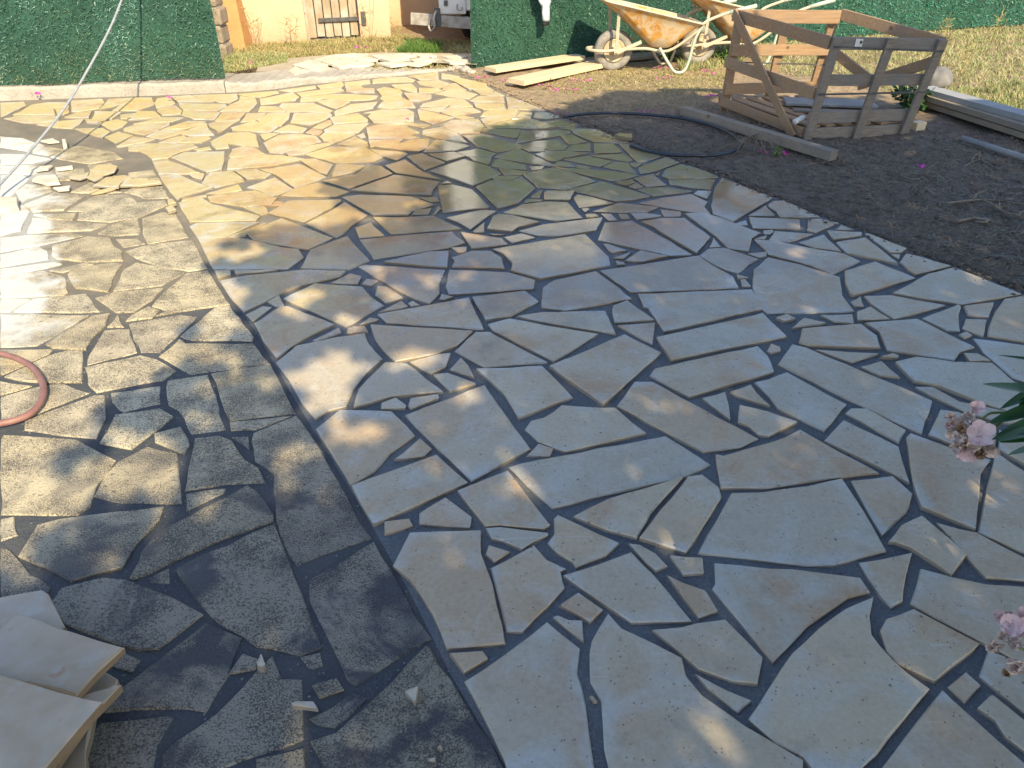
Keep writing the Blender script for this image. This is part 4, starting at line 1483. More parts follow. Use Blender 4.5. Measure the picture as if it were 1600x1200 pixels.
for (px, py, hw, th) in prof:
    for k in range(10):
        A = 2 * pi * k / 10
        fold = 1 + 0.18 * sin(3 * A + py * 0.3)
        V.append(hang_pt(px + cos(A) * hw * fold, py, 0.06 + sin(A) * th * 0.5))
for i in range(len(prof) - 1):
    for k in range(10):
        F.append((i * 10 + k, i * 10 + (k + 1) % 10, (i + 1) * 10 + (k + 1) % 10, (i + 1) * 10 + k))
F.append(tuple((len(prof) - 1) * 10 + k for k in range(10)))
link("fabric", mesh_from(V, F, smooth=True), M['cloth'], cl)
V2 = []
for (px, py, hw) in ((853, 33.5, 5.2), (853, 37, 5.6), (852, 40.5, 4.0)):
    for k in range(10):
        A = 2 * pi * k / 10
        V2.append(hang_pt(px + cos(A) * hw, py, 0.065 + sin(A) * 0.03))
F2 = [(i * 10 + k, i * 10 + (k + 1) % 10, (i + 1) * 10 + (k + 1) % 10, (i + 1) * 10 + k) for i in range(2) for k in range(10)] + [tuple(20 + k for k in range(10))]
link("dark_cuff", mesh_from(V2, F2, smooth=True), M['black'], cl)

# ------------------------------------------------------------------ wheelbarrows
def make_barrow(label, loc, rz):
    t = thing("wheelbarrow", label, "wheelbarrow", loc, rz, "mud-caked yellow wheelbarrows by the hedge")
    R = 0.205
    w = link("wheel", torus_mesh(R - 0.048, 0.05, 0.95, 40, 12), M['tyre'], t, Vector((0, 0, R)))
    V, F = [], []
    prof = [(0.112, 0.034), (0.118, 0.040), (0.10, 0.026), (0.045, 0.016), (0.036, 0.048), (0.0, 0.050)]
    seg = 24
    for s in (-1, 1):
        b0_ = len(V)
        for (r, y) in prof:
            for k in range(seg):
                A = 2 * pi * k / seg
                V.append(Vector((r * cos(A), s * y, r * sin(A))))
        for i in range(len(prof) - 1):
            for k in range(seg):
                F.append((b0_ + i * seg + k, b0_ + i * seg + (k + 1) % seg, b0_ + (i + 1) * seg + (k + 1) % seg, b0_ + (i + 1) * seg + k))
    link("rim", mesh_from(V, F, smooth=True), M['rim'], w)
    V, F = [], []
    for (r, y) in ((R - 0.004, -0.026), (R + 0.002, -0.014), (R + 0.002, 0.014), (R - 0.004, 0.026)):
        for k in range(40):
            A = 2 * pi * k / 40
            V.append(Vector((r * cos(A), y, r * sin(A))))
    F = [(i * 40 + k, i * 40 + (k + 1) % 40, (i + 1) * 40 + (k + 1) % 40, (i + 1) * 40 + k) for i in (0, 1, 2) for k in range(40)]
    link("tread_band", mesh_from(V, F, smooth=True), M['tyre'], w)
    link("axle", tube_mesh([[Vector((0, -0.15, R)), Vector((0, 0.15, R))]], 0.012), M['frame'], t)
    # tray: thin pressed steel, rolled rim
    def ring(xf_, zf_, xr, zr, hf, hr, n=7, rr=0.06):
        pts = []
        cs = [(xf_, -hf), (xr, -hr), (xr, hr), (xf_, hf)]
        for i in range(4):
            p = Vector(cs[i]); a_ = Vector(cs[i - 1]); b_ = Vector(cs[(i + 1) % 4])
            d1 = (a_ - p).normalized() * rr; d2 = (b_ - p).normalized() * rr
            for k in range(n):
                f = k / (n - 1)
                q = (p + d1) * (1 - f) ** 2 + p * 2 * f * (1 - f) + (p + d2) * f ** 2
                zz = zf_ + (zr - zf_) * (q.x - xf_) / (xr - xf_ + 1e-9)
                pts.append(Vector((q.x, q.y, zz)))
        return pts
    rings = [ring(-0.19, 0.705, 0.86, 0.475, 0.29, 0.33, rr=0.09), ring(-0.165, 0.690, 0.845, 0.465, 0.27, 0.315, rr=0.09),
             ring(0.02, 0.56, 0.76, 0.40, 0.235, 0.27, rr=0.09), ring(0.22, 0.385, 0.66, 0.315, 0.19, 0.22, rr=0.08), ring(0.36, 0.265, 0.585, 0.245, 0.155, 0.17, rr=0.06),
             ring(0.40, 0.235, 0.545, 0.228, 0.11, 0.12, rr=0.05)]
    V = [p for r_ in rings for p in r_]
    m = len(rings[0])
    F = [(i * m + k, (i + 1) * m + k, (i + 1) * m + (k + 1) % m, i * m + (k + 1) % m) for i in range(len(rings) - 1) for k in range(m)]
    F.append(tuple((len(rings) - 1) * m + k for k in range(m))[::-1])
    tr = link("tray", mesh_from(V, F, smooth=True), M['tray'], t)
    so = tr.modifiers.new("thickness", 'SOLIDIFY'); so.thickness = 0.004
    rp = rings[0] + [rings[0][0]]
    link("rolled_rim", tube_mesh([[p + Vector((0, 0, 0.002)) for p in rp]], 0.011), M['frame'], t)
    # frame
    for s in (-1, 1):
        path = smooth_path([(1.32, s * 0.27, 0.62), (1.10, s * 0.27, 0.575), (0.88, s * 0.28, 0.50), (0.80, s * 0.25, 0.40), (0.55, s * 0.17, 0.215), (0.30, s * 0.13, 0.235), (0.0, s * 0.12, 0.205 + 0.02), (-0.10, s * 0.115, 0.215)], 6)
        link("handle", tube_mesh([path], 0.0155), M['frame'], t)
        link("grip", tube_mesh([[Vector((1.12, s * 0.27, 0.580)), Vector((1.40, s * 0.27, 0.637))]], 0.021, 10), M['grip'], t)
        leg = smooth_path([(0.86, s * 0.27, 0.475), (0.79, s * 0.26, 0.33), (0.755, s * 0.25, 0.12), (0.71, s * 0.25, 0.022), (0.62, s * 0.25, 0.018), (0.55, s * 0.24, 0.09), (0.44, s * 0.2, 0.25)], 6)
        link("leg", tube_mesh([leg], 0.0155), M['grip'] if s < 0 else M['frame'], t)
        link("strut", board_mesh((0.0, s * 0.125, R), (-0.02, s * 0.20, 0.655), Vector((1, 0, 0)), 0.034, 0.008, 0.002), M['frame'], t)
        link("bracket", board_mesh((0.26, s * 0.135, 0.30), (-0.02, s * 0.13, R - 0.01), Vector((0, 0, 1)), 0.036, 0.010, 0.002), M['frame'], t)
    loop = smooth_path([(-0.08, -0.115, 0.215), (-0.20, -0.11, 0.22), (-0.275, -0.05, 0.225), (-0.275, 0.05, 0.225), (-0.20, 0.11, 0.22), (-0.08, 0.115, 0.215)], 6)
    link("front_guard", tube_mesh([loop], 0.0155), M['frame'], t)
    return t
bw1 = P(957, 112)
b1 = make_barrow("nearer mud-caked yellow wheelbarrow facing left against the hedge", (bw1.x, bw1.y + 0.05, 0.0), radians(8))
def copy_tree(o, parent=None):
    c = o.copy(); COL.objects.link(c)
    if parent is not None: c.parent = parent
    for ch in list(o.children): copy_tree(ch, c)
    return c
b2 = copy_tree(b1)
bw2 = P(1090, 103)
b2.location = (bw2.x, bw2.y + 0.08, 0.0); b2.rotation_euler = (0, 0, radians(14))
b2["label"] = "farther yellow wheelbarrow half hidden behind the wooden crate"

# ------------------------------------------------------------------ planks by the hedge
def plank_thing(name, label, p0, p1, w, t_, mat, side=Vector((1, 0, 0)), cat="plank", group=None, seed=0):
    o = link(name, board_mesh(p0, p1, side, w, t_, 0.003, 0.0, seed), mat)
    return tag(o, label, cat, group)
g_pl = "pale planks lying by the hedge"
s1 = Vector((0.3, -1, 0))
plank_thing("plank", "pale plank nearest the hedge, upper of the pale boards", P(766, 109, .055) , P(905, 88, .055), 0.20, 0.04, M['plank'], s1, group=g_pl, seed=1)
plank_thing("plank", "pale wide plank lying in front with its end cut square", P(806, 128, .055), P(948, 97, .055), 0.22, 0.045, M['plank'], s1, group=g_pl, seed=2)
plank_thing("plank", "short pale batten sticking out beneath the wide front plank", P(796, 130, .015), P(860, 118, .015), 0.10, 0.035, M['plank'], s1, group=g_pl, seed=3)
plank_thing("plank", "dark shaded plank behind the pale boards under the first wheelbarrow", P(898, 97, .02), P(1062, 84, .02), 0.16, 0.035, M['oldplank'], s1, group=g_pl, seed=4)

# ------------------------------------------------------------------ collapsed crate
cr = thing("wooden_crate", "racked open wooden slat crate standing on the dark soil", "crate")
kA, kB, kC, kD = P(1253, 217), P(1412, 209), P(1127, 171), None
kD = kC + (kB - kA)
tA, tB = P(1301, 60, 0.72), P(1476, 63, 0.70)
tC, tD = P(1153, 17, 0.80), P(1315, 18, 0.80)
cen = (kA + kB + kC + kD) / 4
def L3(a, b, f): return Vector(a).lerp(Vector(b), f)
nf = (kB - kA).cross(Vector((0, 0, 1))).normalized()       # outwards from the near panel
if nf.dot(kA - cen) < 0: nf = -nf
nl = (kA - kC).cross(Vector((0, 0, 1))).normalized()
if nl.dot(kA - cen) < 0: nl = -nl
sd_ = [0]
def cb(p0, p1, side, w, t_=0.020, mat='crate', name="board"):
    sd_[0] += 1
    return link(name, board_mesh(p0, p1, side, w, t_, 0.002, 0.0, sd_[0]), M[mat], cr)
# near panel: rails inside, posts outside
for f, w in ((0.955, 0.085), (0.60, 0.08), (0.22, 0.085), (0.05, 0.085)):
    cb(L3(kA, tA, f) - nf * 0.004, L3(kB, tB, f) - nf * 0.004, Vector((0, 0, 1)), w, 0.020, 'crate_shaded', "rail")
for g in (0.03, 0.51, 0.97):
    cb(L3(kA, kB, g) + nf * 0.023 - Vector((0, 0, 0.02)), L3(tA, tB, g) + nf * 0.023 + Vector((0, 0, 0.01)), kB - kA, 0.068, 0.026, 'crate_shaded', "post")
# left panel
for f0, f1, w in ((0.96, 0.96, 0.09), (0.47, 0.50, 0.085), (0.07, 0.09, 0.075)):
    cb(L3(kA, tA, f0) + nl * 0.012 + Vector((0, 0, 0)), L3(kC, tC, f1) + nl * 0.012 + (kC - kA) * 0.03, Vector((0, 0, 1)), w, 0.020, 'crate', "rail")
cb(kA + nl * 0.036 + (kC - kA) * 0.06 + Vector((0, 0, 0.0)), tC + nl * 0.036 + Vector((0, 0, -0.01)), kC - kA, 0.075, 0.018, 'crate', "diagonal_brace")
# back panel
for f, w in ((0.95, 0.10), (0.62, 0.085), (0.22, 0.09)):
    cb(L3(kC, tC, f) + nf * 0.004, L3(kD, tD, f) + nf * 0.004, Vector((0, 0, 1)), w, 0.020, 'crate', "rail")
for g in (0.04, 0.50, 0.96):
    cb(L3(kC, kD, g) - nf * 0.022 - Vector((0, 0, 0.02)), L3(tC, tD, g) - nf * 0.022, kB - kA, 0.075, 0.030, 'crate', "post")
# right panel
cb(L3(kB, tB, 0.97) - nl * 0.012, L3(kD, tD, 0.97) - nl * 0.012, Vector((0, 0, 1)), 0.085, 0.020, 'crate', "rail")
cb(L3(kD, tD, 0.62) - nl * 0.012, L3(L3(kB, kD, 0.48), L3(tB, tD, 0.48), 0.42) - nl * 0.012, Vector((0, 0, 1)), 0.080, 0.020, 'crate', "diagonal_brace")
cb(L3(kB, tB, 0.80) - nl * 0.034, L3(L3(kB, kD, 0.62), L3(tB, tD, 0.62), 0.34) - nl * 0.034, Vector((0, 0, 1)), 0.080, 0.020, 'crate', "diagonal_brace")
cb(L3(kB, tB, 0.08) - nl * 0.012, L3(kD, tD, 0.08) - nl * 0.012, Vector((0, 0, 1)), 0.075, 0.020, 'crate', "rail")
# floor slats
for g in (0.12, 0.27, 0.44, 0.62, 0.80):
    cb(L3(kA, kB, g) + Vector((0, 0, 0.085)) - nf * 0.02, L3(kC, kD, g) + Vector((0, 0, 0.095)) + nf * 0.03, kB - kA, 0.085, 0.018, 'crate', "floor_slat")
for g in (0.08, 0.5, 0.92):
    cb(L3(kA, kC, g) + Vector((0, 0, 0.035)), L3(kB, kD, g) + Vector((0, 0, 0.035)), Vector((0, 0, 1)), 0.07, 0.03, 'crate', "bearer")
# steel strap
link("strap", board_mesh(L3(kA, tA, 0.47) + nf * 0.0405, L3(kB, tB, 0.48) + nf * 0.0405, Vector((0, 0, 1)), 0.014, 0.003, 0.0005), M['iron'], cr)
link("strap", board_mesh(L3(kA, tA, 0.93) + nf * 0.0405, L3(kB, tB, 0.90) + nf * 0.0405, Vector((0, 0, 1)), 0.014, 0.003, 0.0005), M['iron'], cr)
link("strap", board_mesh(L3(kC, tC, 0.50) - nf * 0.003 , L3(kD, tD, 0.46) - nf * 0.003, Vector((0, 0, 1)), 0.012, 0.003, 0.0005), M['iron'], cr)
lb = L3(tA, tB, 0.20) - Vector((0, 0, 0.03)) + nf * 0.010
link("paper_label", board_mesh(lb, lb + (kB - kA).normalized() * 0.10, Vector((0, 0, 1)), 0.062, 0.002, 0.0004), M['white'], cr)
lb2 = lb + (kB - kA).normalized() * 0.035 + nf * 0.0022 + Vector((0, 0, 0.008))
link("label_mark", board_mesh(lb2, lb2 + (kB - kA).normalized() * 0.018, Vector((0, 0, 1)), 0.018, 0.001, 0.0003), M['black'], cr)
g_in = "boards left inside the crate"
hb = 0.125
plank_thing("board", "wide whitish board lying flat inside the crate", P(1226, 158, hb), P(1366, 163, hb), 0.24, 0.022, M['board_grey'], kC - kA, "board", g_in, 21)
plank_thing("board", "narrow grey board beneath the whitish one inside the crate", P(1240, 172, hb - .02), P(1352, 176, hb - .02), 0.10, 0.018, M['oldplank'], kC - kA, "board", g_in, 22)
o = link("plastic_bottle", tube_mesh([smooth_path([P(1241, 191, .12), P(1247, 188, .13), P(1255, 184, .14)], 3)], 0.022, 10), M['white'])
tag(o, "small white plastic bottle lying in the near corner of the crate", "bottle")

# ------------------------------------------------------------------ timbers on the soil
plank_thing("timber", "long grey square timber lying on the soil before the crate", P(1069, 173, .05), P(1303, 243, .05), 0.075, 0.07, M['oldplank'], Vector((0.7, -0.7, 0)), "timber", None, 31)
gst = "grey planks stacked right of the crate"
def sp(px, py, z): return P(px, py, z)
for i, (x0, y0, x1, y1, z, w, m, lab) in enumerate([
        (1441, 155, 1640, 218, 0.045, 0.22, 'oldplank', "lowest brown plank of the stack right of the crate"),
        (1440, 146, 1640, 207, 0.10, 0.20, 'oldplank', "middle plank of the stack right of the crate"),
        (1447, 139, 1640, 192, 0.145, 0.16, 'board_grey', "topmost smooth grey board of the stack right of the crate")]):
    plank_thing("plank", lab, sp(x0, y0, z), sp(x1, y1, z), w, 0.045, M[m], Vector((0.6, 0.8, 0)), "plank", gst, 40 + i)
tag(link("pole", tube_mesh([[P(1503, 216, .03), P(1640, 259, .03)]], 0.022, 10), M['board_grey']), "thin greenish grey pole on the ground at the right edge", "pole")
o = link("timber_offcut", box_mesh(P(1434, 197, .04), (0.10, 0.07, 0.07), 0.4), M['plank']); bev(o, 0.003)
tag(o, "small pale timber offcut beside the near right corner of the crate", "offcut")

# ------------------------------------------------------------------ rocks
def rock_mesh(seed, sx, sy, sz, sub=3, amp=0.25):
    bm = bmesh.new()
    bmesh.ops.create_icosphere(bm, subdivisions=sub, radius=1.0)
    for v in bm.verts:
        n_ = mnoise.fractal(v.co * 1.3 + Vector((seed * 3.1, seed, 0)), 1.0, 2.0, 4)
        v.co = Vector((v.co.x * sx, v.co.y * sy, v.co.z * sz)) * (1 + amp * n_)
    me = bpy.data.meshes.new("rock"); bm.to_mesh(me); bm.free()
    for p in me.polygons: p.use_smooth = True
    return me
rk = P(1466, 141)
tag(link("boulder", rock_mesh(1, 0.135, 0.11, 0.115, 4, 0.16), mat_simple("smooth_grey_stone", (0.19, 0.18, 0.175), (0.12, 0.115, 0.11), 0.75, 8, 0.004), None, Vector((rk.x, rk.y + .05, 0.08))), "rounded pale grey boulder at the end of the plank stack", "rock")
for i, (px, py, s, lab) in enumerate([(716, 108, .085, "white rubble lump at the left foot of the dark hedge"), (727, 112, .07, "squat rubble lump before the hedge corner"),
                                      (737, 115, .05, "small rubble lump beside the paving corner"), (762, 114, .05, "brownish rubble lump by the ends of the pale planks"),
                                      (704, 110, .045, "smallest rubble lump on the path edge")]):
    c = P(px, py)
    tag(link("rubble_lump", rock_mesh(i + 4, s, s * 0.8, s * 0.55, 3, 0.35), M['kerb'], None, Vector((c.x, c.y, s * 0.25))), lab, "stone", "rubble at the hedge foot")

# ------------------------------------------------------------------ hoses and cable
hp = [P(900, 181, .02), P(880, 183, .05), P(915, 178, .04), P(960, 176.5, .03), P(1010, 179, .03), P(1060, 184, .03), P(1105, 194, .03), P(1138, 207, .03), P(1154, 222, .03), P(1150, 234, .03),
      P(1120, 242, .03), P(1075, 243, .03), P(1035, 240, .03), P(1005, 234, .025), P(985, 227, .025)]
tag(link("garden_hose", tube_mesh([smooth_path(hp[1:], 8)], 0.0125, 10), M['hose']), "black rubber hose looped on the dark soil beside the paving", "hose")
rh = [P(-60, 540, .03), P(-20, 549, .03), P(15, 556, .028), P(48, 572, .027), P(66, 597, .027), P(66, 622, .027), P(50, 644, .027), P(22, 657, .027), P(-20, 665, .027), P(-70, 672, .03)]
tag(link("garden_hose", tube_mesh([smooth_path(rh, 10)], 0.0125, 12), M['redhose']), "dull red hose curving over the old paving at the left edge", "hose")
# slack cable coming down to the ground: chosen so that its shadow falls along the ground and up the hedge
def cabp(px, py, Y): return PY(px, py, Y)
cb_pts = [cabp(-30, 322, 4.28), cabp(0, 288, 4.62), cabp(40, 244, 4.98), cabp(100, 170, 5.55), cabp(140, 104, 6.05), cabp(170, 48, 6.5), cabp(190, 0, 6.9), cabp(206, -50, 7.3)]
tag(link("cable", tube_mesh([smooth_path(cb_pts, 8)], 0.0085, 8), M['cable']), "thin grey cable slanting down to the old paving at the left", "cable")

# ------------------------------------------------------------------ stack of spare slabs, lower left
def slab_thing(label, outline, z, t_, seed, group, tilt=(0, 0), name="stone_slab", mat='slab', rough=0.01):
    pts = [P(x, y, z) for x, y in outline]
    me, c = stone_mesh(pts, z, z - t_, seed, 0.0, 0.0012)
    o = link(name, me, M[mat], None, c)
    o.rotation_euler = (tilt[0], tilt[1], 0)
    return tag(o, label, "stone slab" if name == "stone_slab" else "stone chip", group)
gs = "spare slabs piled at the lower left"
slab_thing("big pale slab topmost of the pile at the lower left corner", [(-260, 990), (0, 1052), (25, 1059), (90, 1078), (160, 1096), (66, 1204), (20, 1290), (-260, 1290)], 0.200, 0.024, 61, gs)
slab_thing("whitish slab second in the pile, its corner over the paving", [(-240, 940), (0, 981), (25, 957), (60, 966), (110, 985), (194, 1009), (150, 1050), (118, 1086), (60, 1070), (-240, 1020)], 0.155, 0.024, 62, gs)
slab_thing("orange-tinted slab at the back of the pile", [(-200, 945), (0, 934), (20, 929), (66, 922), (76, 928), (88, 952), (102, 980), (60, 1010), (-200, 1010)], 0.100, 0.024, 63, gs)
slab_thing("slab with a sharp corner under the topmost one", [(60, 1090), (128, 1085), (190, 1069), (150, 1110), (98, 1160), (72, 1200), (40, 1260), (-100, 1260)], 0.128, 0.024, 64, gs)
slab_thing("small brownish slab peeping out below the whitish slab", [(120, 1075), (140, 1042), (160, 1046), (184, 1060), (182, 1070), (150, 1090)], 0.070, 0.024, 65, gs)
slab_thing("lowest slab of the pile standing half hidden on the paving", [(-60, 1130), (60, 1130), (148, 1110), (140, 1150), (134, 1175), (136, 1260), (-60, 1270)], 0.060, 0.024, 66, gs)
slab_thing("brown slab between the lowest and the corner slab", [(-80, 1100), (60, 1110), (156, 1096), (118, 1150), (90, 1190), (70, 1250), (-80, 1260)], 0.094, 0.024, 67, gs)

# loose chips and offcuts on the old paving
gc = "loose stone chips on the paving"
def F4(s): return [(x / 4, 180 + y / 4) for x, y in [tuple(map(float, q.split(','))) for q in s.split()]]
chips = [
 ("broken yellow slab chip, highest of the heap on the old paving", F4("560,345 610,305 720,308 735,315 715,350 650,370 640,385 590,410 540,385"), 0.035, 0.014),
 ("long pale chip at the left of the broken heap", F4("430,380 520,370 560,350 545,385 500,400 430,390"), 0.026, 0.012),
 ("flat yellow chip in the middle of the heap", F4("580,440 660,390 780,375 830,385 760,420 740,450 690,450"), 0.028, 0.012),
 ("narrow yellow offcut pointing at the new paving edge", F4("750,440 790,395 1000,408 1010,422 860,440"), 0.026, 0.013),
 ("thin reddish chip before the heap", F4("570,490 620,465 690,450 720,455 640,480"), 0.022, 0.012),
 ("white block-like offcut at the left edge", F4("-60,510 0,505 105,508 108,560 60,572 -60,585"), 0.05, 0.04),
 ("white slab fragment lying crooked on the dry stones", F4("200,405 230,380 350,372 375,425 290,430"), 0.024, 0.012),
 ("long white fragment with a rusty edge among the dry stones", F4("170,345 220,320 330,312 300,335 180,350"), 0.022, 0.012),
 ("pale yellow strip beside the cable shadow", F4("340,325 455,310 452,322 350,335"), 0.03, 0.018),
 ("small white chip before the crooked fragment", F4("330,450 440,438 430,460 360,465"), 0.025, 0.015),
 ("tiny standing chip under the cable", F4("385,150 410,148 415,175 390,180"), 0.05, 0.04),
 ("pale strip of stone near the cable", F4("250,160 330,145 370,165 300,172"), 0.018, 0.01),
 ("row of thin yellow flakes left of the cable", F4("80,180 190,168 200,182 100,190"), 0.016, 0.009),
 ("white stone end against the new paving edge", F4("1045,525 1080,522 1100,545 1050,560"), 0.03, 0.02),
 ("second pale stone end against the new paving edge", F4("1030,575 1080,555 1100,585 1050,600"), 0.03, 0.02),
 ("pointed little stone standing beside the dark gap", [(400, 1035), (408, 1020), (415, 1037), (411, 1041), (402, 1039)], 0.030, 0.03),
 ("long narrow sliver resting on two old stones", [(454, 1099), (462, 1096), (490, 1096), (497, 1107), (480, 1106), (458, 1103)], 0.030, 0.014),
 ("triangular chip on the big dark slab", [(632, 1080), (654, 1071), (652, 1085), (649, 1098)], 0.026, 0.012),
 ("upper tiny pebble on the big dark slab", [(683, 1166), (688, 1162), (692, 1168), (689, 1173)], 0.020, 0.01),
 ("lower tiny pebble on the big dark slab", [(669, 1184), (680, 1181), (680, 1187), (672, 1188)], 0.020, 0.01),
 ("thin shard lying in the joint between two big stones", [(921, 1087), (926, 1086), (933, 1095), (928, 1096)], 0.016, 0.01),
 ("grey stone strip on the soil by the far paving edge", [(961, 210), (968, 208), (988, 209), (988, 214), (976, 214)], 0.045, 0.03),
]
for i, (lab, pl, z, t_) in enumerate(chips):
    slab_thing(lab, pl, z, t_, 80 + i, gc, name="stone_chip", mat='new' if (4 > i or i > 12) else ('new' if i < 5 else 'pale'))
# ------------------------------------------------------------------ grass, litter
def blades(name, area_fn, count, mat, h=(0.03, 0.10), w=0.004, lean=0.5, seed=0, label=None, cat=None, zfn=None, kindstuff=True, parent=None):
    rg = np.random.default_rng(seed)
    pts = area_fn(rg, count)
    m = len(pts)
    z = np.array([(zfn or ground_z)(x, y) for x, y in pts])
    base = np.stack([pts[:, 0], pts[:, 1], z - 0.004], 1)
    hh = rg.uniform(h[0], h[1], m) * rg.uniform(0.6, 1.0, m)
    d = rg.normal(0, lean, (m, 2)) * hh[:, None]
    a = rg.uniform(0, 2 * pi, m)
    wv = np.stack([np.cos(a), np.sin(a), np.zeros(m)], 1) * w
    mid = base + np.stack([d[:, 0] * 0.35, d[:, 1] * 0.35, hh * 0.6], 1)
    tip = base + np.stack([d[:, 0], d[:, 1], hh], 1)
    V = np.concatenate([base - wv, base + wv, mid + wv * 0.7, mid - wv * 0.7, tip], 0)
    i0 = np.arange(m)
    F = np.concatenate([np.stack([i0, i0 + m, i0 + 2 * m], 1), np.stack([i0, i0 + 2 * m, i0 + 3 * m], 1), np.stack([i0 + 3 * m, i0 + 2 * m, i0 + 4 * m], 1)], 0)
    o = link(name, mesh_np(V, F), mat, parent)
    return tag(o, label, cat, None, "stuff" if kindstuff else None)

def area_px(poly_px, clump=0.0, minfreq=2.2):
    poly = [(P(x, y).x, P(x, y).y) for x, y in poly_px]
    xs = [p[0] for p in poly]; ys = [p[1] for p in poly]
    def f(rg, n):
        x = rg.uniform(min(xs), max(xs), n * 3); y = rg.uniform(min(ys), max(ys), n * 3)
        k = pip_np(x, y, poly) & ~pip_np(x, y, paved_w)
        x, y = x[k], y[k]
        if clump > 0:
            v = np.array([mnoise.noise(Vector((a * minfreq, b * minfreq, 7.0))) for a, b in zip(x, y)])
            kk = v + rg.uniform(-0.25, 0.25, len(v)) > clump
            x, y = x[kk], y[kk]
        return np.stack([x, y], 1)[:n]
    return f
# dry lawn on the right
blades("grass", area_px([(1130, 70), (1140, 30), (1620, 30), (1680, 60), (1680, 130), (1560, 150), (1440, 150), (1300, 130), (1200, 110)]), 26000, M['grass'], (0.02, 0.075), 0.0045, 1.1, 1)
blades("grass", area_px([(1450, 150), (1680, 120), (1680, 210), (1600, 200), (1500, 185)], 0.0), 5000, M['grass'], (0.03, 0.09), 0.004, 0.6, 2)
blades("grass", area_px([(860, 125), (930, 112), (1130, 100), (1140, 130), (1130, 150), (1000, 140), (900, 145), (840, 140)], -0.05, 3.0), 6000, M['straw'], (0.008, 0.035), 0.004, 1.4, 3)
blades("grass", area_px([(1060, 112), (1160, 100), (1160, 60), (1060, 70)], -0.3), 5000, M['grass'], (0.03, 0.12), 0.0045, 0.6, 4)
# verge before the house
blades("grass", area_px([(353, 70), (480, 66), (620, 56), (740, 66), (740, 84), (600, 82), (520, 85), (455, 91), (405, 100), (353, 104)]), 15000, M['straw'], (0.015, 0.07), 0.004, 0.9, 5)
blades("grass", area_px([(353, 96), (450, 92), (450, 106), (353, 124)], -0.15), 5000, M['grass'], (0.015, 0.06), 0.004, 0.7, 6, zfn=lambda x, y: 0.06)
blades("weeds", area_px([(620, 84), (640, 70), (690, 72), (685, 84)]), 2500, M['weed'], (0.03, 0.13), 0.005, 0.5, 7)
blades("grass", area_px([(520, 118), (560, 104), (640, 100), (735, 103), (735, 110), (640, 114), (560, 120)], 0.0, 3), 1500, M['straw'], (0.01, 0.04), 0.004, 0.8, 8, zfn=lambda x, y: 0.03)
# straw litter lying on the dark soil
def litter(name, poly, n, mat, ln, r, seed, flat=0.15):
    rg = np.random.default_rng(seed)
    pts = area_px(poly)(rg, n)
    m = len(pts)
    z = np.array([ground_z(x, y) for x, y in pts]) + 0.005
    c = np.stack([pts[:, 0], pts[:, 1], z], 1)
    a = rg.uniform(0, 2 * pi, m)
    d = np.stack([np.cos(a), np.sin(a), rg.normal(0, flat, m)], 1) * (rg.uniform(ln * 0.4, ln, (m, 1)))
    s = np.stack([-np.sin(a), np.cos(a), np.zeros(m)], 1) * r
    mid = c + d * 0.5 + s * rg.normal(0, 4, (m, 1)) + np.array([0, 0, 0.004])
    V = np.concatenate([c - s, c + s, mid + s, mid - s, c + d], 0)
    i0 = np.arange(m)
    F = np.concatenate([np.stack([i0, i0 + m, i0 + 2 * m], 1), np.stack([i0, i0 + 2 * m, i0 + 3 * m], 1), np.stack([i0 + 3 * m, i0 + 2 * m, i0 + 4 * m], 1)], 0)
    return tag(link(name, mesh_np(V, F), mat), kind="stuff")
soil_px = [(860, 172), (900, 150), (1130, 140), (1250, 160), (1450, 200), (1680, 190), (1680, 540), (1600, 470), (1400, 380), (1209, 305), (1040, 240)]
litter("straw_litter", soil_px, 7500, M['drystraw'], 0.06, 0.0014, 11)
litter("straw_litter", [(1280, 230), (1680, 220), (1680, 520), (1420, 385)], 2600, M['drystraw'], 0.09, 0.0017, 12)
litter("straw_litter", [(800, 135), (1140, 110), (1130, 165), (900, 172)], 3500, M['straw'], 0.06, 0.0015, 13)
# crumbs of soil
rg = np.random.default_rng(5)
pts = area_px(soil_px)(rg, 7500)
Vc, Fc = [], []
oct_ = [Vector(v) for v in ((1, 0, 0), (-1, 0, 0), (0, 1, 0), (0, -1, 0), (0, 0, 1), (0, 0, -1))]
of = [(0, 2, 4), (2, 1, 4), (1, 3, 4), (3, 0, 4), (2, 0, 5), (1, 2, 5), (3, 1, 5), (0, 3, 5)]
rr = random.Random(9)
for x, y in pts:
    s = rr.choice((0.005, 0.006, 0.008, 0.011, 0.016, 0.024))
    b = len(Vc); z = ground_z(x, y)
    for v in oct_:
        Vc.append(Vector((x, y, z)) + Vector((v.x * s * rr.uniform(.6, 1.3), v.y * s * rr.uniform(.6, 1.3), v.z * s * 0.7 * rr.uniform(.6, 1.3))))
    Fc += [tuple(b + i for i in f) for f in of]
tag(link("soil_crumbs", mesh_from(Vc, Fc), M['soil']), kind="stuff")
Vc, Fc = [], []
edge = [P(x, y, 0) for x, y in right_edge]
for a_, b_ in zip(edge[:-1], edge[1:]):
    L = (b_ - a_).length
    nr = Vector((b_.y - a_.y, -(b_.x - a_.x), 0)).normalized()
    for _ in range(int(L * 330)):
        q = a_.lerp(b_, rr.random()) - nr * abs(rr.gauss(0, .045)) * rr.choice((1, -1, -1)) * (-1)
        s = rr.choice((0.003, 0.004, 0.006, 0.009, 0.014))
        b = len(Vc)
        zz = 0.013 if pip(q.x, q.y, paved_w) else 0.004
        for v in oct_:
            Vc.append(Vector((q.x, q.y, zz)) + Vector((v.x * s * rr.uniform(.6, 1.3), v.y * s * rr.uniform(.6, 1.3), v.z * s * .6)))
        Fc += [tuple(b + i for i in f) for f in of]
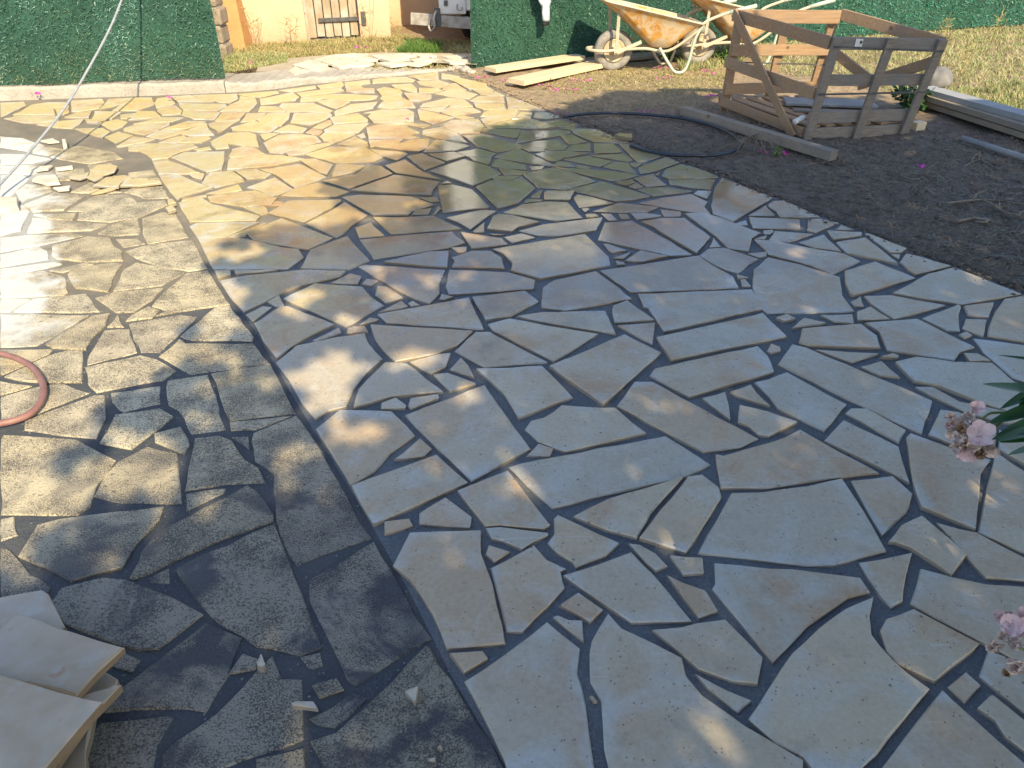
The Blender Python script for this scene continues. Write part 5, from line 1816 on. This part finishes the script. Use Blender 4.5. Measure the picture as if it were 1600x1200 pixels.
tag(link("spilled_soil", mesh_from(Vc, Fc), M['soil']), kind="stuff")
# coarse sand grains in the near joints
pts = []
rg = np.random.default_rng(15)
xs = rg.uniform(-2.2, 2.6, 9000); ys = rg.uniform(0.85, 3.3, 9000)
Vc, Fc = [], []
for x, y in zip(xs, ys):
    s = rr.choice((0.0015, 0.002, 0.003, 0.0042))
    b = len(Vc)
    for v in oct_:
        Vc.append(Vector((x, y, 0.0005)) + v * s * rr.uniform(.6, 1.3))
    Fc += [tuple(b + i for i in f) for f in of]
tag(link("mortar_grit", mesh_from(Vc, Fc), M['grit']), kind="stuff")

# magenta petals in drifts
def petals(spots, seed, zf_=None):
    rr = random.Random(seed)
    V, F = [], []
    for (px, py, n, spread) in spots:
        c = P(px, py)
        for _ in range(n):
            x, y = c.x + rr.gauss(0, spread), c.y + rr.gauss(0, spread * 0.7)
            z = (zf_ if zf_ is not None else ground_z(x, y)) + 0.012
            s = rr.uniform(0.010, 0.020)
            ax = Vector((rr.gauss(0, 1), rr.gauss(0, 1), rr.gauss(0, .5))).normalized()
            up = Vector((rr.gauss(0, .5), rr.gauss(0, .5), 1)).normalized()
            bx = ax.cross(up).normalized()
            b = len(V)
            o = Vector((x, y, z))
            V += [o - ax * s, o - bx * s * .6 + up * s * .3, o + ax * s + up * s * .2, o + bx * s * .6 + up * s * .3]
            F.append((b, b + 1, b + 2, b + 3))
    return V, F
V, F = petals([(903, 132, 10, .08), (915, 128, 8, .05), (860, 140, 10, .07), (840, 135, 8, .05), (1040, 105, 14, .08), (1035, 125, 10, .05), (1100, 110, 9, .1), (1105, 150, 10, .06), (1010, 172, 7, .03),
               (885, 140, 12, .06), (1195, 240, 8, .03), (1230, 240, 6, .03), (1442, 258, 5, .02), (1100, 195, 4, .03), (882, 178, 6, .03), (755, 122, 6, .03), (790, 127, 6, .05), (1120, 160, 5, .04), (1230, 185, 3, .05)], 3)
tag(link("fallen_petals", mesh_from(V, F), M['petal']), kind="stuff")
V, F = petals([(405, 107, 12, .05), (392, 112, 6, .03), (570, 85, 7, .04), (560, 84, 5, .03), (676, 103, 6, .03)], 4, 0.07)
tag(link("fallen_petals", mesh_from(V, F), M['petal']), kind="stuff")
def flower_sprig(px, py, lab, z=0.035, s=1.0):
    V, F = petals([(px, py, int(9 * s), .025 * s)], int(px), z)
    tag(link("fallen_blossom", mesh_from(V, F), M['petal']), lab, "blossom", "magenta blossoms blown onto the paving")
flower_sprig(62, 157, "magenta blossom on the far paving by the kerb, leftmost", 0.05, 1.4)
flower_sprig(270, 161, "magenta blossom on the far paving right of the cable shadow", 0.035, 0.8)
flower_sprig(637, 196, "tiny magenta blossom in the middle of the sunlit far paving", 0.035, 0.5)

# twigs and dead roots
def twig(label, pts, r=0.006, branches=3, seed=0, h=0.02):
    rr = random.Random(seed)
    base = [P(x, y, ground_z(P(x, y).x, P(x, y).y) + h * 0.5) + Vector((0, 0, rr.uniform(0, h))) for x, y in pts]
    paths = [smooth_path(base, 4)]
    for _ in range(branches):
        p = rr.choice(paths[0])
        d = Vector((rr.gauss(0, 1), rr.gauss(0, 1), rr.uniform(0.0, 0.5))).normalized()
        L = rr.uniform(.05, .14)
        paths.append([p, p + d * L * .5 + Vector((0, 0, rr.uniform(0, .02))), p + d * L + Vector((rr.gauss(0, .02), rr.gauss(0, .02), 0))])
    o = link("twig", tube_mesh(paths, r, 5, 0.5), M['twig'])
    return tag(o, label, "twig", "dry twigs on the soil")
twig("forked dry twig on the dark soil right of the long timber", [(1408, 275), (1425, 284), (1440, 281), (1452, 268)], .006, 3, 1)
twig("long dark crooked root at the right edge", [(1480, 322), (1510, 318), (1545, 312), (1590, 318), (1640, 330)], .008, 4, 2)
twig("pale stick in front of the crooked root", [(1495, 347), (1520, 344), (1548, 347)], .011, 2, 3)
twig("branched pale twig below the greenish pole", [(1505, 262), (1530, 250), (1552, 262)], .005, 5, 4)
twig("short dead root near the right edge", [(1545, 320), (1570, 335), (1610, 345)], .007, 3, 5)
twig("thin twig between the paving and the timber", [(1255, 262), (1290, 258), (1330, 275)], .003, 4, 6)
twig("small stick close to the paving corner stone", [(1490, 396), (1512, 402)], .005, 0, 7)
# uprooted tuft
ut = P(1172, 238)
rr = random.Random(4)
paths = []
for i in range(26):
    a_ = rr.uniform(0, 2 * pi); L = rr.uniform(.08, .30)
    p0 = Vector((ut.x, ut.y, 0.10)); d = Vector((cos(a_), sin(a_) * .8, 0))
    paths.append(smooth_path([p0 + Vector((0, 0, rr.uniform(-.02, .03))), p0 + d * L * .4 + Vector((0, 0, rr.uniform(-.01, .05))), Vector((ut.x, ut.y, 0.012)) + d * L + Vector((rr.gauss(0, .03), rr.gauss(0, .03), rr.uniform(0, .02)))], 4))
tag(link("dead_tuft", tube_mesh(paths, 0.0026, 4, 0.5), M['twig']), "pulled-up dead weed with straggling roots near the black hose", "dead weed")
ut = P(1335, 258)

# small leafy weed at the crate, weeds by the barrows
def leafy(label, c, n, R, mat, seed, name="weed", cat="weed", leaf=0.05, group="green weeds"):
    rr = random.Random(seed)
    root = thing(name, label, cat, c, 0, group)
    paths = []; V, F = [], []
    for i in range(n):
        d = Vector((rr.gauss(0, 1), rr.gauss(0, 1), rr.uniform(.4, 1.6))).normalized()
        L = R * rr.uniform(.5, 1.0)
        pa = smooth_path([Vector((0, 0, 0)), d * L * .5 + Vector((0, 0, .02)), d * L], 3)
        paths.append(pa)
        for q in pa[1:]:
            for _ in range(3):
                a_ = Vector((rr.gauss(0, 1), rr.gauss(0, 1), rr.gauss(.2, .5))).normalized()
                s = a_.cross(Vector((rr.gauss(0, 1), rr.gauss(0, 1), rr.gauss(0, 1)))).normalized()
                l = leaf * rr.uniform(.5, 1); b = len(V)
                V += [q, q + a_ * l * .5 + s * l * .28, q + a_ * l, q + a_ * l * .5 - s * l * .28]
                F.append((b, b + 1, b + 2, b + 3))
    link("stem", tube_mesh(paths, .003, 5), M['stem'], root)
    tag(link("foliage", mesh_from(V, F), mat, root), kind="stuff")
    return root
leafy("leafy weed growing behind the near right post of the crate", P(1418, 172), 22, .26, M['oleander'], 1, leaf=.07)
leafy("weed growing between the two wheelbarrows at the hedge foot", P(1045, 96), 16, .20, M['weed'], 2)
leafy("weed below the second wheelbarrow's tray", P(1128, 98), 12, .18, M['weed'], 3)
leafy("small weed beside the black hose and dead tuft", P(1212, 243), 8, .07, M['weed'], 4, leaf=.02)
# tall dry stalks by the door and lane
def stalk(label, px, py, h_, seed, n=4, base=None):
    rr = random.Random(seed)
    c = base if base is not None else P(px, py)
    paths = []
    for i in range(n):
        top = Vector((rr.gauss(0, .06), rr.gauss(0, .05), h_ * rr.uniform(.7, 1)))
        paths.append(smooth_path([Vector((rr.gauss(0, .02), 0, 0)), top * .5 + Vector((rr.gauss(0, .02), 0, 0)), top], 4))
        for k in range(4):
            q = top * rr.uniform(.4, 1)
            paths.append([q, q + Vector((rr.gauss(0, .05), rr.gauss(0, .03), rr.uniform(.0, .06)))])
    o = link("dry_stalk", tube_mesh(paths, .0035, 5, .6), M['straw'], None, c)
    tag(o, label, "dry plant", "dry stalks on the verge")
stalk("thin tall stalk at the right side of the plank door", 580, 66, .85, 1, 2)
stalk("dry stalks against the peach wall left of the door", 400, 74, .45, 2, 5)
stalk("short dry stalks near the left door jamb", 458, 72, .38, 3, 4)
stalk("dry stalk on the lane edge before the lorry", 622, 70, .35, 4, 3)
stalk("green stalk standing amid the lane stones", 580, 86, .28, 5, 2)
stalk("dry seed stalks in the lawn at the back right", 1545, 70, .42, 6, 5)
stalk("arching grass stalks above the plank stack", 1500, 120, .40, 7, 7)
stalk("seed stalks on the lawn by the pale hedge", 1470, 66, .35, 8, 5)

# ------------------------------------------------------------------ oleander reaching in from the right
ole = thing("oleander", "oleander reaching in at the right edge with faded pink blossoms", "shrub", (1.95, 0.15, 0.0))
inv = Matrix.Translation(-Vector(ole.location))
def OL(v): return Vector(v) - Vector((1.95, 0.15, 0.0))
def leaf_geo(p0, tip, nrm, wd, V, F, curl=0.0):
    """lance-shaped leaf with a raised fold along its rib"""
    p0 = Vector(p0); tip = Vector(tip)
    ax = tip - p0; L = ax.length; ax.normalize()
    sd2 = ax.cross(Vector(nrm)).normalized(); up = sd2.cross(ax).normalized()
    n_ = 9
    b = len(V)
    for i in range(n_):
        f = i / (n_ - 1)
        w = wd * (sin(pi * min(1, f ** 0.8)) ** 0.75) * (1 - 0.15 * f) + 0.0006
        c = p0 + ax * L * f + up * (curl * sin(pi * f) * L)
        V += [c - sd2 * w + up * w * .30, c, c + sd2 * w + up * w * .30]
    for i in range(n_ - 1):
        for k in (0, 1):
            F.append((b + i * 3 + k, b + i * 3 + k + 1, b + (i + 1) * 3 + k + 1, b + (i + 1) * 3 + k))
stems = []
node = PD(1590, 640, 1.25)
node2 = PD(1640, 1010, 1.12)
rootp = Vector((1.95, 0.15, 0))
for (tgt, mid) in ((node, (1.75, 0.75, 0.55)), (node2, (1.6, 0.6, 0.45)), (Vector((1.9, 0.9, 1.0)), (1.95, .5, .6)), (Vector((2.3, 0.6, 1.3)), (2.1, .4, .7)), (Vector((1.8, -0.2, 1.4)), (1.9, 0, .7)), (Vector((2.4, 0.1, 1.2)), (2.2, .1, .6))):
    stems.append(smooth_path([OL(rootp), OL(mid), OL(tgt)], 8))
link("stem", tube_mesh(stems, .009, 8, .45), M['stem'], ole)
lv = [  # base px,py,depth -> tip px,py,depth, half width
 ((1650, 611, 1.25), (1535, 600, 1.20), .0105), ((1640, 600, 1.28), (1563, 639, 1.22), .0095), ((1670, 575, 1.45), (1560, 555, 1.5), .006),
 ((1640, 628, 1.25), (1543, 662, 1.20), .0115), ((1650, 648, 1.23), (1550, 687, 1.17), .0125), ((1640, 668, 1.22), (1556, 690, 1.16), .011),
 ((1650, 672, 1.20), (1562, 691, 1.18), .0105), ((1640, 690, 1.2), (1575, 711, 1.14), .0062), ((1640, 655, 1.24), (1580, 650, 1.22), .010),
 ((1690, 600, 1.2), (1640, 540, 1.1), .012), ((1690, 700, 1.2), (1650, 780, 1.1), .012)]
for i, (a_, b_, w) in enumerate(lv):
    V, F = [], []
    leaf_geo(OL(PD(*a_)), OL(PD(*b_)), (0, -0.35 + .1 * (i % 3), 1), w, V, F, 0.02 * ((i % 3) - 1))
    link("leaf", mesh_from(V, F, smooth=True), M['oleander'], ole)
# more leaves off to the side, out of the picture
V, F = [], []
rr = random.Random(8)
for st in stems:
    for q in st[6:]:
        for _ in range(5):
            d = Vector((rr.gauss(0.5, .5), rr.gauss(-0.2, .7), rr.gauss(.3, .5))).normalized()
            tp = q + d * rr.uniform(.09, .14)
            wpos = tp + rootp
            px_ = toPix(wpos)
            if px_ and px_[0] < 1640 and -50 < px_[1] < 1300: continue
            leaf_geo(q, tp, Vector((rr.gauss(0, .3), rr.gauss(0, .3), 1)), .010, V, F)
tag(link("foliage", mesh_from(V, F, smooth=True), M['oleander'], ole), kind="stuff")
# flower stalks
fs = [[PD(1600, 640, 1.25), PD(1570, 655, 1.24), PD(1548, 664, 1.23), PD(1535, 668, 1.22)], [PD(1590, 646, 1.25), PD(1550, 645, 1.24), PD(1535, 655, 1.23)],
      [PD(1570, 655, 1.24), PD(1550, 675, 1.23), PD(1535, 690, 1.22)], [PD(1556, 660, 1.24), PD(1530, 662, 1.23), PD(1515, 670, 1.22)],
      [PD(1650, 1000, 1.12), PD(1610, 985, 1.12), PD(1590, 978, 1.12)], [PD(1640, 1010, 1.12), PD(1600, 1015, 1.12), PD(1590, 1005, 1.12)]]
for p_ in fs:
    link("flower_stalk", tube_mesh([smooth_path([OL(q) for q in p_], 5)], .0022, 6), M['stem'], ole)
def mat_petal(name, c1, c2, c3):
    n = N(name)
    c = n.mix(n.mapr(n.noise(90, 3, 0.6), .35, .65), c1, c2)
    c = n.mix(n.mapr(n.noise(55, 3, 0.6), .58, .7, 0, .8), c, c3)
    n.done(c, .6, .3)
    tr = n.t.nodes.new("ShaderNodeBsdfTranslucent"); n.lk(c, tr.inputs[0])
    mx = n.t.nodes.new("ShaderNodeMixShader"); mx.inputs[0].default_value = .3
    n.lk(n.b.outputs[0], mx.inputs[1]); n.lk(tr.outputs[0], mx.inputs[2]); n.lk(mx.outputs[0], n.out.inputs[0])
    return n.m
M['pink'] = mat_petal("fresh_pink_petal", (0.80, 0.62, 0.60), (0.78, 0.52, 0.52), (0.82, 0.70, 0.67))
M['faded'] = mat_petal("fading_petal", (0.78, 0.66, 0.58), (0.72, 0.56, 0.47), (0.48, 0.32, 0.18))
M['brown'] = mat_petal("withered_petal", (0.42, 0.27, 0.15), (0.30, 0.18, 0.09), (0.18, 0.10, 0.05))
def petal_geo(c, d, nrm, L, wd, V, F, cup=.25, crinkle=0.0, rr=random):
    d = Vector(d).normalized()
    s = d.cross(Vector(nrm)).normalized(); up = s.cross(d).normalized()
    b = len(V); nu, nv = 6, 5
    for i in range(nu):
        f = i / (nu - 1)
        w = wd * (0.18 + 0.82 * sin(pi * (0.08 + 0.72 * f)) ** 0.9) if f < .99 else wd * .62
        for k in range(nv):
            g = k / (nv - 1) * 2 - 1
            ff = f - (0.12 * g * g if i == nu - 1 else 0)
            V.append(c + d * L * ff + s * w * g + up * (cup * L * (f * f * .6 + g * g * .18) + rr.gauss(0, crinkle)))
    for i in range(nu - 1):
        for k in range(nv - 1):
            F.append((b + i * nv + k, b + i * nv + k + 1, b + (i + 1) * nv + k + 1, b + (i + 1) * nv + k))
def flower(c, face, R, seed, mat, closed=0.0, crinkle=0.0008, npet=5, skip=0):
    rr = random.Random(seed)
    face = Vector(face).normalized()
    u_ = face.cross(Vector((0, 0, 1))).normalized(); w_ = face.cross(u_)
    V, F = [], []
    off_ = rr.uniform(0, 6)
    for k in range(npet):
        if k < skip: continue
        A = off_ + 2 * pi * k / npet + rr.gauss(0, .08)
        rad = u_ * cos(A) + w_ * sin(A)
        d = rad * (1 - closed) + face * (0.25 + closed * 1.2)
        petal_geo(c + rad * R * .08, d, face, R * rr.uniform(.85, 1.1), R * rr.uniform(.40, .52), V, F, .2 - closed * .3, crinkle, rr)
    fl = link("flower", mesh_from(V, F, smooth=True), M[mat], ole)
    # tube and throat
    link("calyx", tube_mesh([[c - face * R * .9, c - face * R * .3, c + face * R * .05]], R * .13, 7, 1.5), M['faded' if mat != 'brown' else 'brown'], fl)
    return fl
def FC(px, py, d): return OL(PD(px, py, d))
tocam = lambda px, py: -Vector(((px - 800) / FPX, cos(PITCH) + (600 - py) / FPX * sin(PITCH), (600 - py) / FPX * cos(PITCH) - sin(PITCH)))
fl_list = [ # px, py, depth, radius, face offset, material, closed
 (1532, 677, 1.195, .0215, (0, 0, .1), 'pink', 0.05, .0012), (1524, 639, 1.22, .0165, (.2, 0, .5), 'pink', .35, .001), (1490, 652, 1.22, .016, (-.8, 0, .2), 'faded', .7, .0015),
 (1503, 664, 1.22, .018, (-.6, .2, 0), 'faded', .4, .002), (1494, 676, 1.23, .017, (-.5, 0, -.3), 'faded', .5, .002), (1508, 690, 1.23, .0205, (-.2, 0, -.5), 'faded', .3, .002),
 (1514, 703, 1.22, .020, (.0, 0, -.9), 'pink', .4, .0015), (1500, 697, 1.225, .016, (-.5, 0, -.4), 'faded', .5, .002), (1549, 698, 1.21, .019, (.3, 0, -.8), 'faded', .5, .0018),
 (1535, 703, 1.22, .016, (0, 0, -.6), 'brown', .6, .002), (1502, 670, 1.20, .011, (-.3, 0, .4), 'brown', .5, .002), (1515, 655, 1.225, .016, (-.3, .2, .4), 'faded', .5, .002),
 (1512, 674, 1.215, .015, (-.4, 0, .2), 'faded', .3, .003),
 (1500, 683, 1.21, .014, (-.5, .1, -.1), 'faded', .4, .0025), (1520, 665, 1.21, .014, (.1, 0, .6), 'faded', .45, .0025), (1522, 693, 1.215, .015, (.0, 0, -.5), 'faded', .4, .0025), (1541, 690, 1.215, .014, (.4, 0, -.4), 'faded', .5, .0025), (1487, 665, 1.225, .012, (-.9, 0, .0), 'pink', .6, .002),
 (1583, 977, 1.06, .019, (-.2, 0, .1), 'pink', .25, .0015), (1566, 965, 1.08, .014, (-.7, 0, .5), 'pink', .5, .0015), (1578, 963, 1.08, .012, (-.1, 0, .9), 'faded', .6, .001),
 (1558, 1010, 1.06, .018, (-.8, 0, -.2), 'faded', .75, .002), (1590, 1000, 1.06, .016, (-.1, 0, -.8), 'faded', .7, .002), (1595, 1040, 1.04, .023, (-.6, 0, -.2), 'faded', .75, .002),
 (1605, 985, 1.06, .020, (.3, 0, .2), 'pink', .2, .001), (1602, 962, 1.07, .016, (.2, 0, .4), 'pink', .3, .001), (1577, 1050, 1.05, .010, (-.6, 0, -.4), 'brown', .6, .002), (1572, 993, 1.07, .013, (-.6, 0, -.2), 'faded', .6, .002)]
for i, (px, py, d, R, fo, mt, cl_, ck) in enumerate(fl_list):
    face = tocam(px, py).normalized() + Vector(fo) * 1.0
    flower(FC(px, py, d), face, R, i + 3, mt, cl_, ck)

# ------------------------------------------------------------------ the tree whose shade lies over the paving (stands behind the viewer)
shade_px = [(2100, 330), (1750, 205), (1600, 195), (1500, 180), (1430, 196), (1380, 150), (1290, 150), (1200, 165), (1120, 158), (1060, 143), (1000, 140), (940, 146), (890, 162), (840, 184),
            (790, 196), (740, 216), (690, 228), (650, 238), (600, 250), (560, 268), (520, 285), (500, 300), (520, 318), (560, 330), (550, 352), (500, 350), (440, 352), (400, 365), (350, 400), (330, 425), (400, 450),
            (395, 470), (360, 500), (350, 535), (310, 560), (280, 580), (210, 620), (185, 645), (230, 662), (262, 690), (290, 720), (260, 775), (170, 770), (110, 800),
            (60, 825), (20, 860), (100, 880), (40, 930), (-60, 930), (-400, 1000), (-1500, 1100)]
shade_w = [(P(x, y).x, P(x, y).y) for x, y in shade_px] + [(-4.5, 0.3), (-4.5, -2.5), (7.5, -2.5), (8.5, 3.5)]
holes = [(365, 392, 40, 16), (345, 440, 30, 10), (480, 460, 35, 10), (455, 485, 25, 10), (597, 422, 26, 9), (655, 440, 24, 9), (608, 460, 16, 10), (725, 430, 18, 7), (735, 370, 16, 8),
         (510, 590, 42, 34), (500, 628, 26, 20), (520, 640, 20, 12), (655, 560, 30, 20), (640, 578, 22, 14), (560, 573, 20, 10), (503, 560, 14, 9), (400, 588, 16, 9), (405, 620, 14, 9), (430, 560, 12, 8),
         (532, 682, 26, 15), (580, 675, 22, 12), (445, 760, 24, 17), (470, 705, 22, 12), (810, 748, 22, 14), (800, 770, 20, 20), (830, 780, 10, 8), (707, 617, 18, 18), (735, 610, 14, 9), (665, 672, 12, 12), (690, 720, 12, 8),
         (1005, 643, 8, 13), (1037, 638, 9, 8), (1058, 632, 5, 6), (1020, 660, 10, 5), (1225, 655, 24, 12), (1083, 1158, 30, 22), (1130, 1190, 14, 10), (960, 813, 9, 9), (1065, 825, 14, 7), (1020, 845, 14, 8),
         (1337, 818, 6, 7), (1412, 1060, 9, 12), (1430, 1080, 8, 6), (1345, 985, 6, 10), (1500, 1004, 6, 6), (1510, 435, 18, 8), (1525, 443, 10, 6), (1552, 765, 10, 7), (1508, 745, 14, 5), (1528, 758, 8, 3), (1560, 785, 10, 3), (1590, 770, 10, 6),
         (1245, 395, 20, 7), (300, 652, 18, 10), (322, 610, 22, 12), (350, 655, 20, 10), (170, 855, 26, 12), (240, 845, 10, 10), (300, 805, 30, 10), (255, 815, 12, 6), (237, 727, 40, 26), (200, 700, 40, 20), (245, 770, 16, 12),
         (375, 515, 24, 12), (340, 500, 20, 8), (345, 560, 26, 10), (470, 595, 16, 9), (1330, 905, 10, 5), (1120, 930, 8, 4), (740, 585, 10, 7), (770, 600, 8, 5), (550, 512, 12, 6), (540, 500, 18, 7), (690, 300, 10, 4), (580, 345, 14, 8), (640, 320, 14, 5)]
darks = [(372, 384, 16, 6), (105, 718, 26, 14), (140, 705, 12, 12), (205, 655, 16, 10), (300, 520, 16, 8), (200, 770, 12, 8), (355, 385, 18, 5)]
rg = np.random.default_rng(21)
step = 0.058
xs = np.arange(-4.5, 8.5, step); ys = np.arange(-2.5, 8.2, step)
GX, GY = np.meshgrid(xs, ys)
gxf = GX.ravel() + rg.uniform(-step, step, GX.size) * .6
gyf = GY.ravel() + rg.uniform(-step, step, GX.size) * .6
wob = np.array([mnoise.noise(Vector((x * 3.2, y * 3.2, 1.0))) for x, y in zip(gxf, gyf)])
wob2 = np.array([mnoise.noise(Vector((x * 3.2, y * 3.2, 9.0))) for x, y in zip(gxf, gyf)])
keep = pip_np(gxf + wob * .12, gyf + wob2 * .12, shade_w)
# sight-line coordinates of every sample, for the gaps
zc = -CAM_H
dep = gyf * cos(PITCH) - zc * sin(PITCH)
vis = dep > .3
ppx = np.where(vis, 800 + gxf / np.where(vis, dep, 1) * FPX, -9999)
ppy = np.where(vis, 600 - (gyf * sin(PITCH) + zc * cos(PITCH)) / np.where(vis, dep, 1) * FPX, -9999)
for (cx, cy, rx, ry) in holes:
    grow = 0.027 * FPX / np.maximum(dep, .3)
    fore = (CAM_H / np.hypot(dep, .6)).clip(.2, 1)
    inh = (((ppx - cx) / (rx + grow)) ** 2 + ((ppy - cy) / (ry + grow * fore)) ** 2) < 1
    if cy > 560 and cx > 600 and (cx, cy) not in ((810, 748), (800, 770), (1083, 1158), (1225, 655), (655, 560)):
        inh &= rg.uniform(0, 1, len(inh)) > .42
    keep &= ~inh
for (cx, cy, rx, ry) in darks:
    keep |= ((((ppx - cx) / rx) ** 2 + ((ppy - cy) / ry) ** 2) < 1)
gxs, gys = gxf[keep], gyf[keep]
m0 = len(gxs)
rep = 4
gxs = np.repeat(gxs, rep); gys = np.repeat(gys, rep)
m = len(gxs)
hgt = rg.uniform(2.9, 4.6, m)
k = hgt / sin(SUN_EL) * cos(SUN_EL)
lp = np.stack([gxs - LH.x * k, gys - LH.y * k, hgt], 1) + rg.normal(0, .018, (m, 3))
# leaves
a1 = rg.normal(0, 1, (m, 3)); a1[:, 2] *= .6; a1 /= np.linalg.norm(a1, axis=1)[:, None]
nn = rg.normal(0, .55, (m, 3)) - np.array(LDIR)[None, :] * 1.0
sdv = np.cross(a1, nn); sdv /= np.linalg.norm(sdv, axis=1)[:, None]
ll = rg.uniform(.09, .135, (m, 1)); ww = ll * .33
V = np.concatenate([lp - a1 * ll * .55, lp - sdv * ww, lp + a1 * ll * .55, lp + sdv * ww], 0)
i0 = np.arange(m)
F = np.stack([i0, i0 + m, i0 + 2 * m, i0 + 3 * m], 1)
print("canopy leaves", m)
treec = lp.mean(0)
tx, ty = float(treec[0]) + .6, float(treec[1]) - .4
tree = thing("shade_tree", "broad tree behind the viewer whose dappled shade covers the paving", "tree", (tx, ty, 0))
V = V - np.array([tx, ty, 0])[None, :]
tag(link("crown", mesh_np(V, F), M['leaf'], tree), kind="stuff")
rr = random.Random(3)
link("trunk", tube_mesh([smooth_path([(0, 0, -.1), (.05, .03, .8), (-.04, .08, 1.6), (.05, 0, 2.4)], 5)], .17, 12, .7), M['bark'], tree)
sel = lp[rg.choice(m, 90, replace=False)] - np.array([tx, ty, 0])
lows = sel[np.argsort(sel[:, 2])]
for i in range(9):
    a_ = 2 * pi * i / 9
    pick = [s for s in sel if abs((math.atan2(s[1], s[0]) - a_ + pi) % (2 * pi) - pi) < .5]
    if not pick: continue
    end = Vector(max(pick, key=lambda s: s[0] ** 2 + s[1] ** 2)); end.z = max(end.z, 3.2)
    mid = Vector((end.x * .35, end.y * .35, 3.1)); 
    pth = smooth_path([(0, 0, 2.25), (end.x * .12, end.y * .12, 2.75), mid, end * .75 + Vector((0, 0, .5)), end], 5)
    link("limb", tube_mesh([pth], .055, 7, .2), M['bark'], tree)
